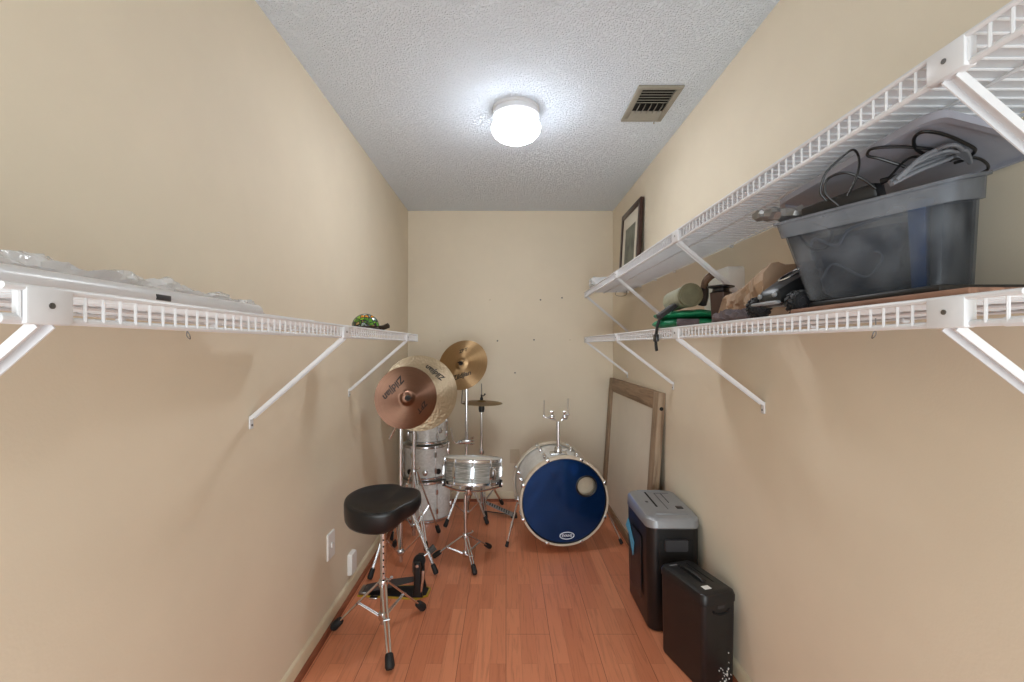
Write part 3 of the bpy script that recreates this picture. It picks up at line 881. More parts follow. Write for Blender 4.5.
# local: x thickness, y width, z height
pw, ph, fw = 0.475, 0.565, 0.042
b = MB()
for lo, hi in (((-0.012, -pw / 2, 0), (0.012, -pw / 2 + fw, ph)), ((-0.012, pw / 2 - fw, 0), (0.012, pw / 2, ph)), ((-0.012, -pw / 2 + fw, 0), (0.012, pw / 2 - fw, fw)), ((-0.012, -pw / 2 + fw, ph - fw), (0.012, pw / 2 - fw, ph))):
    b.box(lo, hi, bev=0.004)
b.build('frame', M['frame'], pf, local=True)
MB().box((-0.003, -pw / 2 + fw, fw), (0.006, pw / 2 - fw, ph - fw)).build('mat_board', M['mat'], pf, local=True)
MB().box((-0.0045, -pw / 2 + fw + 0.075, fw + 0.09), (-0.003, pw / 2 - fw - 0.075, ph - fw - 0.09)).build('print', M['art'], pf, local=True)
crumpled('plastic_bag', [(0.66, 3.12, UZ), (0.66, 3.22, UZ), (0.665, 3.36, UZ)], lambda t: 0.062 * min(1, 5 * t + .4, 5 * (1 - t) + .4), lambda t: 0.072 * min(1, 4 * t + .3, 3 * (1 - t) + .2), 5.5, M['film'], (0.66, 3.25, UZ),
         'crumpled clear plastic bag at far end of the upper shelf', 'plastic bag', 0.55, 24, 30, 14, True)
tag(MB().box((0.605, 2.93, UZ), (0.80, 3.36, UZ + 0.004)).build('paper_sheet', M['plate'], loc=(0.7, 3.2, UZ)), 'flat white sheet lying on upper shelf below the picture', 'paper')
b = MB(); b.tube(smooth_pts([(0.80, 3.30, UZ - 0.008), (0.79, 3.28, UZ - 0.035), (0.82, 3.24, UZ - 0.050), (0.86, 3.25, UZ - 0.038), (0.868, 3.28, UZ - 0.008)], 6), 0.0016, 6)
tag(b.build('wire_loop', M['screw'], loc=(0.83, 3.27, UZ - 0.02)), 'thin wire loop hanging under the upper shelf far end', 'wire')

# ------------------------------------------------------------------ wall plates and screw holes
def plate(x, y, z, nrm, w, h, d, label, name, mat, cat):
    R = frame_from(nrm, (0, 0, 1)) if abs(nrm[2]) < .5 else Matrix.Identity(4)
    o = thing(name, label, cat, (x, y, z), R)   # local x is up, z out of the wall
    MB().loft([[V((a * s, c * s2, zz)) for a, c in rrect(h, w, 0.006, 4)] for zz, s, s2 in ((0.0005, 1, 1), (d * 0.6, 1, 1), (d, 0.95, 0.93))]).build('cover', mat, o, local=True)
    return o


p1 = plate(XL, 2.13, 0.368, (1, 0, 0), 0.085, 0.122, 0.008, 'white wall plate higher up and nearer the doorway', 'switch_plate', M['plate'], 'wall plate')
MB().box((-0.012, -0.006, 0.006), (0.012, 0.006, 0.013), bev=0.002).build('toggle', M['plate'], p1, local=True)
p2 = plate(XL, 2.40, 0.158, (1, 0, 0), 0.078, 0.108, 0.024, 'white boxy phone jack just above the left baseboard', 'phone_jack', M['plate'], 'wall plate')
MB().box((-0.05, -0.008, 0.010), (-0.046, 0.008, 0.020)).build('socket', M['hole'], p2, local=True)
p3 = plate(0.073, YB, 0.375, (0, -1, 0), 0.080, 0.120, 0.007, 'beige outlet plate on back wall beside the bass drum', 'outlet_plate', M['ivory'], 'wall plate')
for k in (-0.021, 0.021):
    MB().loft([[V((k + a, c, z)) for a, c in rrect(0.027, 0.030, 0.009, 4)] for z in (0.006, 0.009)]).build('receptacle', M['ivory'], p3, local=True)
specks = [(490, 299), (540.5, 299), (562, 297), (440, 340), (497.5, 340), (534, 339), (570, 339), (515, 372)]
for k, (px, py) in enumerate(specks):
    x = (px - 506) / 119; z = 1.30 - (py - 345) / 119
    o = MB().lathe([(0, 0), (0.007, 0), (0.007, 0.0015), (0.004, 0.003), (0.0025, 0.001), (0, 0.001)], 12, T((x, YB, z), Rx(PI / 2))).build('wall_anchor', M['screw'] if k % 3 else M['ivory'], loc=(x, YB, z))
    tag(o, 'tiny leftover screw anchor in the bare back wall', 'screw anchor', 'screw anchors in the back wall')

# ------------------------------------------------------------------ wood framed board leaning at the right wall
h_, t_ = 1.034, 0.040
ang = math.atan2(0.070, 1.04)
brd = thing('framed_board', 'large off-white board in weathered wood frame leaning on wall', 'framed board', (0.790, 3.17, 0.0), Ry(ang))
y0_, y1_, sw = -0.61, 0.61, 0.092
zz0 = 0.004
b = MB(); b.box((0, y0_, zz0), (t_, y0_ + sw, zz0 + h_), bev=0.003)
st1 = b.build('stile', M['oldwood'], brd, local=True)
MB().cyl((0.021, y0_ - 0.0008, zz0 + h_ - 0.09), (0.021, y0_ + 0.02, zz0 + h_ - 0.09), 0.011, 16).build('bolt_hole', M['hole'], st1, local=True)
MB().box((0, y1_ - sw, zz0), (t_, y1_, zz0 + h_), bev=0.003).build('stile', M['oldwood'], brd, local=True)
MB().box((0.002, y0_ + sw, zz0 + h_ - sw), (t_, y1_ - sw, zz0 + h_), bev=0.003).build('rail', M['oldwoodx'], brd, local=True)
MB().box((0.002, y0_ + sw, zz0), (t_, y1_ - sw, zz0 + sw * .6), bev=0.003).build('rail', M['oldwoodx'], brd, local=True)
b = MB()   # inner moulding
iy0, iy1, iz0, iz1 = y0_ + sw, y1_ - sw, zz0 + sw * .6, zz0 + h_ - sw
for lo, hi in (((0.008, iy0, iz0), (0.02, iy0 + 0.012, iz1)), ((0.008, iy1 - 0.012, iz0), (0.02, iy1, iz1)), ((0.008, iy0, iz1 - 0.012), (0.02, iy1, iz1))):
    b.box(lo, hi, bev=0.002)
b.build('moulding', M['oldwoodx'], brd, local=True)
MB().box((0.013, iy0, iz0), (0.022, iy1, iz1)).build('panel', M['panel'], brd, local=True)

# ------------------------------------------------------------------ tall shredder
SX, SY = 0.765, 2.245
sh = thing('paper_shredder', 'tall black paper shredder with sloping silver top', 'shredder', (SX, SY, 0))


def shoop(w, l, r, bulge, z, dzf=0.0, cx=SX, cy=SY):
    pts = []
    for x, y in rrect(w, l, r, 6):
        bx_ = -bulge * (1 - (2 * y / l) ** 2) if x < 0 else 0.0
        pts.append(V((cx + x + bx_, cy + y, z + dzf * (y / l))))
    return pts


b = MB()
b.loft([shoop(0.212, 0.352, 0.035, 0.010, 0.003), shoop(0.220, 0.362, 0.035, 0.012, 0.012), shoop(0.232, 0.376, 0.04, 0.014, 0.30), shoop(0.232, 0.376, 0.04, 0.014, 0.472, 0.0)])
b.build('bin', M['black'], sh)
b = MB()
b.loft([shoop(0.236, 0.380, 0.042, 0.015, 0.468, -0.008), shoop(0.240, 0.386, 0.044, 0.016, 0.473, -0.008), shoop(0.238, 0.378, 0.044, 0.016, 0.512, 0.008), shoop(0.228, 0.362, 0.044, 0.014, 0.523, 0.012), shoop(0.20, 0.31, 0.03, 0.012, 0.5275, 0.012), ])
b.build('cutter_head', M['silver'], sh)


def top_z(y, off=0.0): return 0.5275 + 0.012 * (y - SY) / 0.31 + off


def on_top(xa, xb, ya, yb, h, name, mat, bev=0.0):
    m = Matrix(((1, 0, 0, 0), (0, 1, 0, 0), (0, 0.012 / 0.31, 1, top_z(0)), (0, 0, 0, 1)))
    return MB().box((xa, ya, -0.002), (xb, yb, h), m, bev).build(name, mat, sh)


on_top(0.722, 0.731, 2.19, 2.385, 0.0010, 'paper_slot', M['hole'])
on_top(0.768, 0.771, 2.16, 2.37, 0.0008, 'seam', M['darkgrey'])
on_top(0.771, 0.842, 2.367, 2.370, 0.0008, 'seam', M['darkgrey'])
on_top(0.800, 0.803, 2.24, 2.36, 0.0008, 'disc_slot', M['hole'])
on_top(0.815, 0.845, 2.165, 2.195, 0.003, 'power_switch', M['black'], 0.001)
on_top(0.690, 0.703, 2.245, 2.262, 0.0008, 'badge', M['darkgrey'])
on_top(0.69, 0.82, 2.398, 2.407, 0.004, 'ridge', M['silver'], 0.0015)
on_top(0.69, 0.84, 2.100, 2.108, 0.003, 'ridge', M['silver'], 0.0012)
yf = SY - 0.188
MB().box((0.690, yf - 0.001, 0.29), (0.848, yf + 0.02, 0.425), bev=0.004).build('recess', M['hole'], sh)
MB().loft([[V((0.766 + u * s, yf - 0.004 - dy, 0.402 + q)) for u, q in rrect(0.104, 0.050, 0.006, 4)] for s, dy in ((1, 0), (1, 0.012), (0.95, 0.016))]).build('pull_handle', M['darkgrey'], sh)
def side_x(y, l=0.376): return SX - 0.116 - 0.014 * (1 - (2 * (y - SY) / l) ** 2)


b = MB(); b.loft([[V((side_x(y) - e, y, z)) for y, z in [(2.15 + 0.17 * q / 8, 0.11) for q in range(9)] + [(2.32 - 0.17 * q / 8, 0.40) for q in range(9)]] for e in (-0.001, 0.0012)])
b.build('side_window', M['blackmatte'], sh)
# hang tag on the left side
xs = 0.630
tg_ = MB(); tg_.loft([[V((xs - d, y, z)) for y, z in ((2.345, 0.415), (2.39, 0.36), (2.335, 0.345), (2.255, 0.262), (2.235, 0.335), (2.28, 0.365), (2.32, 0.40))] for d in (0.0, 0.0015)])
tg_.build('blue_sticker', M['bluetag'], sh)
fb = MB()
for x, y in ((0.68, 2.11), (0.85, 2.11), (0.68, 2.38), (0.85, 2.38)): fb.cyl((x, y, 0), (x, y, 0.006), 0.012, 12)
fb.build('rubber_feet', M['rubber'], sh)

# ------------------------------------------------------------------ slim black shredder in front
u_ = math.radians(16.3)
cs = thing('slim_shredder', 'slim black shredder with carry handle standing in front of the taller one', 'shredder', (0.768, 1.838, 0), Rz(u_))
# local: x across (0.14), y long (0.26)


def loopc(w, l, r, z, oy=0, ox=0): return [V((ox + x, oy + y, z)) for x, y in rrect(w, l, r, 5)]


MB().loft([loopc(0.138, 0.250, 0.018, 0.004), loopc(0.144, 0.258, 0.02, 0.012), loopc(0.150, 0.266, 0.02, 0.326), loopc(0.150, 0.266, 0.02, 0.328)]).build('bin', M['blackmatte'], cs, local=True)
MB().loft([loopc(0.146, 0.262, 0.02, 0.328), loopc(0.156, 0.274, 0.024, 0.331), loopc(0.156, 0.274, 0.024, 0.352), loopc(0.146, 0.264, 0.024, 0.366), loopc(0.126, 0.244, 0.02, 0.372)]).build('cutter_head', M['blackmatte'], cs, local=True)
MB().loft([[V((-0.006 + x, 0.02 + y, z)) for x, y in rrect(0.034 * s, 0.150, 0.015, 5)] for z, s in ((0.368, 1), (0.3730, 1))]).build('handle_recess', M['hole'], cs, local=True)
MB().tube(smooth_pts([(-0.004, 0.086, 0.370), (-0.006, 0.070, 0.378), (-0.008, 0.02, 0.381), (-0.006, -0.035, 0.378), (-0.004, -0.052, 0.370)], 5), 0.009, 10, sx=0.6).build('handle', M['black'], cs, local=True)
MB().box((0.030, -0.06, 0.370), (0.034, 0.10, 0.3732)).build('paper_slot', M['hole'], cs, local=True)
MB().box((-0.040, -0.100, 0.3695), (-0.010, -0.076, 0.3732)).build('sticker', M['plate'], cs, local=True)
MB().box((-0.05, 0.098, 0.3695), (-0.015, 0.104, 0.3732)).build('scuff', M['silver'], cs, local=True)
nt = [V((0.005 + 0.036 * math.cos(a), -0.134, 0.306 + 0.016 * math.sin(a))) for a in [PI + PI * i / 12 for i in range(13)]]
MB().tube(nt, 0.004, 8).build('finger_notch', M['hole'], cs, local=True)
MB().box((-0.012, -0.1345, 0.312), (0.018, -0.130, 0.324)).build('badge', M['darkgrey'], cs, local=True)
sf = MB()
for k in range(34):
    x = random.gauss(0.028, 0.02); z = 0.01 + abs(random.gauss(0, 0.06)); s = random.uniform(0.0008, 0.0018)
    if abs(x) < 0.055 and z < 0.2: sf.box((x - s, -0.1336 if z > .05 else -0.1316, z - s * 1.6), (x + s, -0.126, z + s * 1.6))
sf.build('paint_speck', M['plate'], cs, local=True)['kind'] = 'stuff'


# ------------------------------------------------------------------ drums
def drum(name, label, loc, rot, R, depth, lugs, shell_mat, top='headwhite', bottom='headclear', a0=0.0, lug_len=0.045, centre_lug=False, group=None, cat='drum', thr=True):
    """local frame: axis z, bottom hoop at 0"""
    d = thing(name, label, cat, loc, rot, group)
    h0, h1 = 0.010, depth - 0.010
    MB().lathe([(R - 0.007, h0), (R, h0), (R, h1), (R - 0.007, h1), (R - 0.007, h0)], 56).build('shell', shell_mat, d, local=True)
    for nm, mt, z, s in (('batter_head', top, h1, 1), ('resonant_head', bottom, h0, -1)):
        MB().lathe([(R + 0.004, z - 0.008 * s), (R + 0.004, z - 0.001 * s), (R - 0.002, z + 0.002 * s), (R - 0.012, z + 0.0015 * s), (0, z + 0.0015 * s)], 56).build(nm, M[mt], d, local=True)
    for z, s in ((depth - 0.010, 1), (0.010, -1)):
        MB().lathe([(R + 0.004, z - 0.006 * s), (R + 0.011, z - 0.006 * s), (R + 0.007, z - 0.003 * s), (R + 0.0065, z + 0.008 * s), (R + 0.012, z + 0.011 * s), (R + 0.010, z + 0.0125 * s), (R + 0.004, z + 0.010 * s), (R + 0.004, z - 0.006 * s)], 56).build('hoop', M['chrome'], d, local=True)
    for i in range(lugs):
        a = a0 + 2 * PI * i / lugs
        m = Rz(a)
        zs = [(depth / 2, lug_len)] if centre_lug else [(depth * 0.26, lug_len), (depth * 0.74, lug_len)]
        for zc, ll in zs:
            lb = MB(); lb.loft([[m @ V((R - 0.001 + e, x * s, zc + y * s)) for x, y in rrect(0.020, ll, 0.009, 4)] for e, s in ((0, 1), (0.010, 1), (0.016, 0.8))])
            lo = lb.build('lug', M['chrome'], d, local=True)
        rb = MB()
        rb.cyl(m @ V((R + 0.0095, 0, -0.004)), m @ V((R + 0.0095, 0, depth + 0.004)), 0.0028, 8)
        for z in (-0.004, depth - 0.006): rb.cyl(m @ V((R + 0.0095, 0, z)), m @ V((R + 0.0095, 0, z + 0.010)), 0.0055, 8)
        rb.build('tension_rod', M['chrome'], lo, local=True)
    return d


# stack in the left corner
SXD, SYD = -0.612, 3.505
ft = drum('floor_tom', 'white pearl floor tom at the bottom of the drum stack', (SXD + .004, SYD, 0.006), Rz(0.2), 0.176, 0.292, 6, M['pearlwhite'], a0=-1.2, cat='drum')
mt_ = drum('tom_drum', 'grey pearl tom drum in the middle of the stack', (SXD - 0.002, SYD, 0.312), Rz(0.5), 0.163, 0.245, 6, M['pearlwhite'], a0=-1.5, cat='drum')
tt_ = drum('tom_drum', 'smallest pearl tom on top of the drum stack', (SXD + 0.006, SYD, 0.571), Rz(0.1), 0.142, 0.205, 6, M['pearlwhite'], a0=-1.0, cat='drum')
# small black and chrome mount fittings on the middle tom
for a in (-2.2, -1.45, -0.85):
    mb = MB(); m = Rz(a - 0.5)
    mb.lathe([(0, 0.0), (0.018, 0.0), (0.020, 0.004), (0.020, 0.012), (0.012, 0.016), (0, 0.016)], 18, m @ T((0.163, 0, 0.055), Ry(PI / 2)))
    mb.build('mount_boss', M['rubber'] if a != -1.45 else M['chrome'], mt_, local=True)
for k, a in enumerate((-2.35, -0.7)):
    m = Rz(a - 0.1)
    mb = MB(); mb.box((0.140, -0.014, 0.075), (0.158, 0.014, 0.115), m, 0.003)
    mb.cyl(m @ V((0.158, 0, 0.095)), m @ V((0.172, 0, 0.095)), 0.006, 10)
    mb.build('mount_bracket', M['chrome'], tt_, local=True)

# snare
SNX, SNY = -0.205, 2.74
snare = drum('snare_drum', 'grey oyster snare drum on its low chrome stand', (SNX, SNY, 0.481), Rx(math.radians(-9)) @ Ry(math.radians(2)), 0.170, 0.142, 10, M['pearl'], a0=-1.50, lug_len=0.075, centre_lug=True)
sm = MB(); m = Rz(-0.75); sm.box((0.170, -0.014, 0.030), (0.186, 0.014, 0.105), m, 0.003); sm.tube([m @ V((0.186, -0.004, 0.095)), m @ V((0.200, -0.004, 0.080)), m @ V((0.200, -0.004, 0.055))], 0.004, 8)
sm.build('strainer', M['chrome'], snare, local=True)
sm = MB(); m = Rz(-2.75); sm.box((0.170, -0.016, 0.035), (0.181, 0.016, 0.105), m, 0.004); sm.build('butt_plate', M['steel'], snare, local=True)


def bars(b, p, q, w, r=0.0045):
    """two parallel bars of a double braced leg"""
    d = (V(q) - V(p)).normalized(); side = d.cross(V((0, 0, 1))).normalized() * w
    b.cyl(V(p) + side, V(q) + side * 0.7, r, 8); b.cyl(V(p) - side, V(q) - side * 0.7, r, 8)


def tripod(root, c, zhub, zlow, feet, ztop, rp=0.0125, double=True, zbot=0.03, brace_t=0.5, foot_r=0.015, kids=None):
    c = V((c[0], c[1], 0))
    MB().cyl(c + V((0, 0, zbot)), c + V((0, 0, ztop)), rp, 16).build('pole', M['chrome'], root)
    for z in (zhub, zlow):
        cb_ = MB(); cb_.lathe([(rp - .002, z - 0.016), (rp + 0.006, z - 0.016), (rp + 0.008, z - 0.010), (rp + 0.008, z + 0.010), (rp + 0.006, z + 0.016), (rp - .002, z + 0.016)], 20, T(c))
        co_ = cb_.build('collar', M['chrome'], root)
        if z == zhub:
            MB().tube([c + V((0.02, -0.01, z + 0.02)), c + V((0.035, -0.02, z + 0.026)), c + V((0.045, -0.026, z + 0.040))], [0.005, 0.004, 0.007], 8).build('wing_screw', M['chrome'], co_)
    for fx, fy in feet:
        f = V((fx, fy, 0.018)); dh = (f - c); dh.z = 0; dh.normalize()
        p = c + dh * (rp + 0.008) + V((0, 0, zhub))
        lg = MB(); q = f + (p - f).normalized() * 0.02
        if double: bars(lg, p, q, 0.009)
        else: lg.cyl(p, q, 0.0065, 10)
        mid = p.lerp(f, brace_t)
        lg.cyl(mid + dh.cross(V((0, 0, 1))) * 0.013, mid - dh.cross(V((0, 0, 1))) * 0.013, 0.0055, 8)
        lo = lg.build('leg', M['chrome'], root)
        br = MB(); z0 = c + dh * (rp + 0.006) + V((0, 0, zlow))
        if double: bars(br, z0, mid, 0.0055, 0.0032)
        else: br.cyl(z0, mid, 0.004, 8)
        br.build('brace', M['chrome'], lo)
        d = (f - p).normalized()
        MB().tube([f - d * 0.050, f - d * 0.044, f - d * 0.004, f + d * 0.006], [foot_r * 0.75, foot_r * 0.9, foot_r * 1.05, foot_r * 0.8], 10).build('rubber_foot', M['rubber'], lo)


# snare stand
ss = thing('snare_stand', 'chrome snare stand with low tripod legs under the oyster drum', 'drum stand', (-0.245, 2.75, 0))
tripod(ss, (-0.245, 2.75), 0.150, 0.045, [(-0.175, 2.565), (-0.103, 2.905), (-0.437, 2.775)], 0.41, 0.0105, True, 0.03, 0.55)
hb = V((-0.225, 2.745, 0.425))
MB().lathe([(0, -0.022), (0.02, -0.022), (0.024, -0.012), (0.024, 0.012), (0.016, 0.022), (0, 0.022)], 16, T(hb)).build('basket_hub', M['chrome'], ss)
MS = T((SNX, SNY, 0.481), Rx(math.radians(-9)) @ Ry(math.radians(2)))
for a in (-0.4, 1.75, 3.75):
    rim = MS @ V((0.188 * math.cos(a), 0.188 * math.sin(a), -0.008)); top = MS @ V((0.190 * math.cos(a), 0.190 * math.sin(a), 0.028))
    lowp = hb.lerp(rim, 0.45) + V((0, 0, -0.012))
    ao = MB().tube(smooth_pts([hb, lowp, rim, top], 5), 0.0055, 8).build('basket_arm', M['chrome'], ss)
    MB().tube([rim - V((0, 0, 0.006)), rim + (top - rim) * 0.5, top], [0.009, 0.010, 0.008], 8).build('rubber_grip', M['rubber'], ao)

# bass drum: local z is the drum axis pointing to the front (towards the camera)
KC = V((0.366, 2.845, 0.328)); KD = 0.405
axis = V((0.095, -1, -0.02)).normalized()
mk = T(KC - axis * 0, frame_from(axis))
bd_ = thing('bass_drum', 'large bass drum with glossy navy front head and port hole', 'drum', KC, frame_from(axis))
R = 0.263
MB().lathe([(R - 0.008, -KD), (R, -KD), (R, -0.012), (R - 0.008, -0.012), (R - 0.008, -KD)], 72).build('shell', M['pearlwhite'], bd_, local=True)
for z0, z1 in ((-0.036, 0.006), (-KD - 0.016, -KD + 0.024)):
    MB().lathe([(R + 0.006, z0), (R + 0.019, z0), (R + 0.020, z0 + .003), (R + 0.020, z1 - .003), (R + 0.018, z1), (R + 0.006, z1), (R + 0.006, z0)], 72).build('hoop', M['hoop'], bd_, local=True)
# front head with the port cut out
hx, hy, hr = 0.142, 0.088, 0.064
nv = 72; outer = []; inner = []
vs = []; fs = []
rings = 10
for k in range(rings + 1):
    t = k / rings
    for j in range(nv):
        a = 2 * PI * j / nv
        po = V(((R + 0.002) * math.cos(a), (R + 0.002) * math.sin(a), -0.008)); pi_ = V((hx + hr * math.cos(a), hy + hr * math.sin(a), -0.008))
        vs.append(pi_.lerp(po, t))
for k in range(rings):
    for j in range(nv):
        j2 = (j + 1) % nv
        fs.append((k * nv + j, (k + 1) * nv + j, (k + 1) * nv + j2, k * nv + j2))
fh = geo_build(vs, fs, 'front_head', M['navy'], bd_)
MB().lathe([(hr - 0.006, -0.0095), (hr + 0.004, -0.0095), (hr + 0.005, -0.006), (hr, -0.004), (hr - 0.006, -0.0055), (hr - 0.006, -0.0095)], 40, T((hx, hy, 0))).build('port_ring', M['black'], fh, local=True)
MB().lathe([(R - 0.001, -0.010), (R + 0.006, -0.010), (R + 0.0065, 0.002), (R + 0.003, 0.003), (R - 0.001, -0.0065), (R - 0.001, -0.010)], 72).build('head_collar', M['black'], fh, local=True)
MB().lathe([(0, -KD - 0.002), (R + 0.004, -KD - 0.002)], 56).build('batter_head', M['headwhite'], bd_, local=True)
lgx, lgy, lz = 0.018, -0.221, -0.0070
tube_pts = [V((lgx + 0.045 * math.cos(a), lgy + 0.0215 * math.sin(a), lz)) for a in [2 * PI * i / 40 for i in range(40)]]
MB().tube(tube_pts, 0.0030, 6, closed=True, sx=0.4).build('logo_ring', M['logo'], fh, local=True)
vs, fs = text_geo('EVANS', 0.0225, 0.0, 1.0)
geo_build([V((v.x * 0.98 + lgx, v.y * 1.0 + lgy, lz + 0.0006)) for v in vs], fs, 'lettering', M['logo'], fh)
# claws, rods and lugs all round
for i in range(8):
    a = PI / 8 + 2 * PI * i / 8
    m = Rz(a)
    b = MB(); b.box((R + 0.016, -0.012, -0.040), (R + 0.026, 0.012, 0.009), m, 0.002); b.box((R + 0.008, -0.010, 0.006), (R + 0.024, 0.010, 0.011), m, 0.002)
    b.cyl(m @ V((R + 0.024, 0, -0.11)), m @ V((R + 0.024, 0, -0.035)), 0.0032, 8)
    b.build('claw_hook', M['chrome'], bd_, local=True)
    b = MB(); b.box((R + 0.016, -0.012, -KD - 0.020), (R + 0.026, 0.012, -KD + 0.028), m, 0.002)
    b.cyl(m @ V((R + 0.024, 0, -KD + 0.02)), m @ V((R + 0.024, 0, -KD + 0.10)), 0.0032, 8)
    b.build('claw_hook', M['chrome'], bd_, local=True)
    for z in (-0.125, -KD + 0.115):
        b = MB(); b.loft([[m @ V((R - 0.001 + e, x * s, z + y * s)) for x, y in rrect(0.022, 0.05, 0.010, 4)] for e, s in ((0, 1), (0.020, 1), (0.028, 0.8))])
        b.build('lug', M['chrome'], bd_, local=True)
# spurs
for px, py, dd, a in ((506.5, 548, None, PI + 0.12), (622, 545, None, -0.10)):
    d = 591.5 / (py - 345); foot = V(((px - 506) * d / F, d, 0.012))
    top = mk @ (Rz(a) @ V((R + 0.012, 0, -0.16)))
    b = MB(); b.cyl(top, foot, 0.0065, 10)
    o = b.build('spur', M['chrome'], bd_)
    b = MB(); b.ball(top, 0.022, 12); mid = top.lerp(foot, 0.55); dn = (foot - top).normalized(); b.cyl(mid - dn * .02, mid + dn * .02, 0.0095, 10)
    b.build('spur_bracket', M['chrome'], o)
    MB().tube([foot - dn * 0.035, foot - dn * 0.004, foot], [0.010, 0.012, 0.008], 10).build('rubber_foot', M['rubber'], o)
# tom holder on top
pb = mk @ V((-0.015, R + 0.001, -0.135)); pb = V((0.342, 2.98, pb.z - 0.004))
th = MB(); th.box((pb.x - 0.055, pb.y - 0.035, pb.z - 0.004), (pb.x + 0.055, pb.y + 0.035, pb.z + 0.012), None, 0.004)
th.lathe([(0.014, 0.01), (0.026, 0.01), (0.026, 0.04), (0.020, 0.05), (0.014, 0.05)], 18, T(pb))
th.cyl(pb + V((0.02, -0.01, 0.03)), pb + V((0.06, -0.02, 0.036)), 0.006, 8)
tm = th.build('tom_holder', M['chrome'], bd_)
MB().cyl(pb + V((0, 0, 0.0)), pb + V((0, 0, 0.215)), 0.0125, 16).build('post', M['chrome'], tm)
for s in (-1, 1):
    j0 = pb + V((s * 0.018, -0.008, 0.222)); j1 = pb + V((s * 0.042, -0.012, 0.244)); j2 = pb + V((s * 0.095 if s < 0 else 0.062, -0.02, 0.250 if s < 0 else 0.262)); j3 = j2 + V((0, 0.0, 0.105))
    b = MB(); b.tube(smooth_pts([j0, j1, j2 + V((-s * 0.02, 0, -0.008)), j2], 4), 0.0060, 10); b.ball(j1, (0.020, 0.016, 0.018), 12); b.ball(j2, 0.010, 10)
    b.cyl(j2, j3, 0.0058, 10); b.cyl(j1 + V((0, 0, 0.01)), j1 + V((-s * 0.004, -.004, 0.036)), 0.006, 8); b.box((-0.014, -0.004, -0.003), (0.014, 0.004, 0.008), T(j1 + V((0, -.004, 0.034))), 0.002)
    b.build('tom_arm', M['chrome'], tm)
# pillow seen through the port
b = MB(); b.ball((0, 0, 0), (0.20, 0.09, 0.15), 24, T((0.40, 2.985, 0.36)), 14)
for v in b.bm.verts: v.co += V((0.012 * noise.noise(v.co * 9), 0.014 * noise.noise(v.co * 11 + V((3, 1, 2))), 0))
tag(b.build('pillow', M['pillow'], loc=(0.40, 2.985, 0.36), sharp=False), 'beige pillow inside the bass drum seen through its port', 'pillow')


# ------------------------------------------------------------------ cymbals
def cym_h(r, R, cone):
    """height of the upper face below the bell top, at radius r"""
    rb = R * 0.22
    bh = R * 0.075
    bow = cone * (1 - ((r - rb) / (R - rb)) ** 1.25) if r > rb else cone
    bell = bh * math.sqrt(max(0.0, 1 - (r / rb) ** 2)) if r < rb else 0.0
    return bow + bell


def cymbal(label, c, nrm, R, mat, texts=(), cone=0.016, nut=True, name='cymbal', flip=False, hint=(1, 0, 0), group='cymbals of the drum kit', stem=0.03):
    o = thing(name, label, 'cymbal', c, frame_from(nrm, hint), group)
    rad = [0.006] + [R * 0.24 * i / 6 for i in range(1, 7)] + [R * (0.24 + 0.76 * i / 14) for i in range(1, 15)]
    z0 = -cym_h(0, R, cone) + 0.0
    sgn = -1 if flip else 1
    up = [(r, sgn * (cym_h(r, R, cone) + z0)) for r in rad]; dn = [(r, z - 0.0012) for r, z in reversed(up)]
    MB().lathe(up + dn + [up[0]], 72).build('disc', mat, o, local=True, ang=60)
    for body, size, rot, u, v, sh in texts:
        vs, fs = text_geo(body, size, sh)
        ca, sa = math.cos(rot), math.sin(rot); out = []
        for p in vs:
            x, y = u * R + p.x * ca - p.y * sa, v * R + p.x * sa + p.y * ca
            out.append(V((x, y, cym_h(math.hypot(x, y), R, cone) + z0 + 0.0006)))
        geo_build(out, fs, 'lettering', M['ink'], o)
    if nut:
        MB().lathe([(0, 0.0005), (0.016, 0.0005), (0.017, 0.004), (0.015, 0.011), (0, 0.011)], 18).build('felt_washer', M['felt'], o, local=True)
        b = MB(); b.lathe([(0, 0.011), (0.009, 0.011), (0.009, 0.020), (0.006, 0.024), (0, 0.024)], 14)
        b.box((-0.018, -0.003, 0.014), (0.018, 0.003, 0.026), None, 0.002); b.cyl((0, 0, 0.02), (0, 0, 0.034), 0.004, 10)
        b.build('wing_nut', M['black'], o, local=True)
    return o


cA = at(407.6, 397.2, 2.58)
cymbal('dark brown bronze cymbal facing the doorway in front of a larger cymbal', cA, (0.42, -0.90, 0.05), 0.179, M['cymdark'],
       [('Zildjian', 0.052, math.radians(229), -0.42, 0.33, 0.25), ('ZBT', 0.040, math.radians(229), 0.50, -0.30, 0.2)])
cB = at(420.5, 392, 3.0)
cymbal('largest pale hammered cymbal partly behind the dark brown one', cB, (0.28, -0.93, 0.12), 0.252, M['cympale'],
       [('Zildjian', 0.050, math.radians(145), 0.39, 0.54, 0.25)], cone=0.02)
cC = at(461.0, 362.5, 3.27)
cymbal('golden tilted cymbal highest at the back wall', cC, (-0.28, -0.88, 0.36), 0.190, M['cymgold'],
       [('Zildjian', 0.048, math.radians(14), 0.0, -0.46, 0.25), ('ZBT', 0.036, math.radians(14), 0.02, 0.55, 0.2)])


# ------------------------------------------------------------------ cymbal stands
def stand(label, c, zhub, zlow, feet, ztop, boom, extra=None):
    o = thing('cymbal_stand', label, 'cymbal stand', (c[0], c[1], 0), None, 'chrome cymbal stands')
    tripod(o, c, zhub, zlow, feet, ztop, 0.0125, True, 0.03, 0.55)
    top = V((c[0], c[1], ztop))
    b = MB(); b.ball(top, (0.02, 0.018, 0.022), 12); b.cyl(top + V((-0.03, 0, 0)), top + V((0.03, 0, 0)), 0.008, 10)
    b.build('tilter', M['chrome'], o)
    MB().tube(boom, 0.0062, 10).build('boom_arm', M['chrome'], o)
    return o


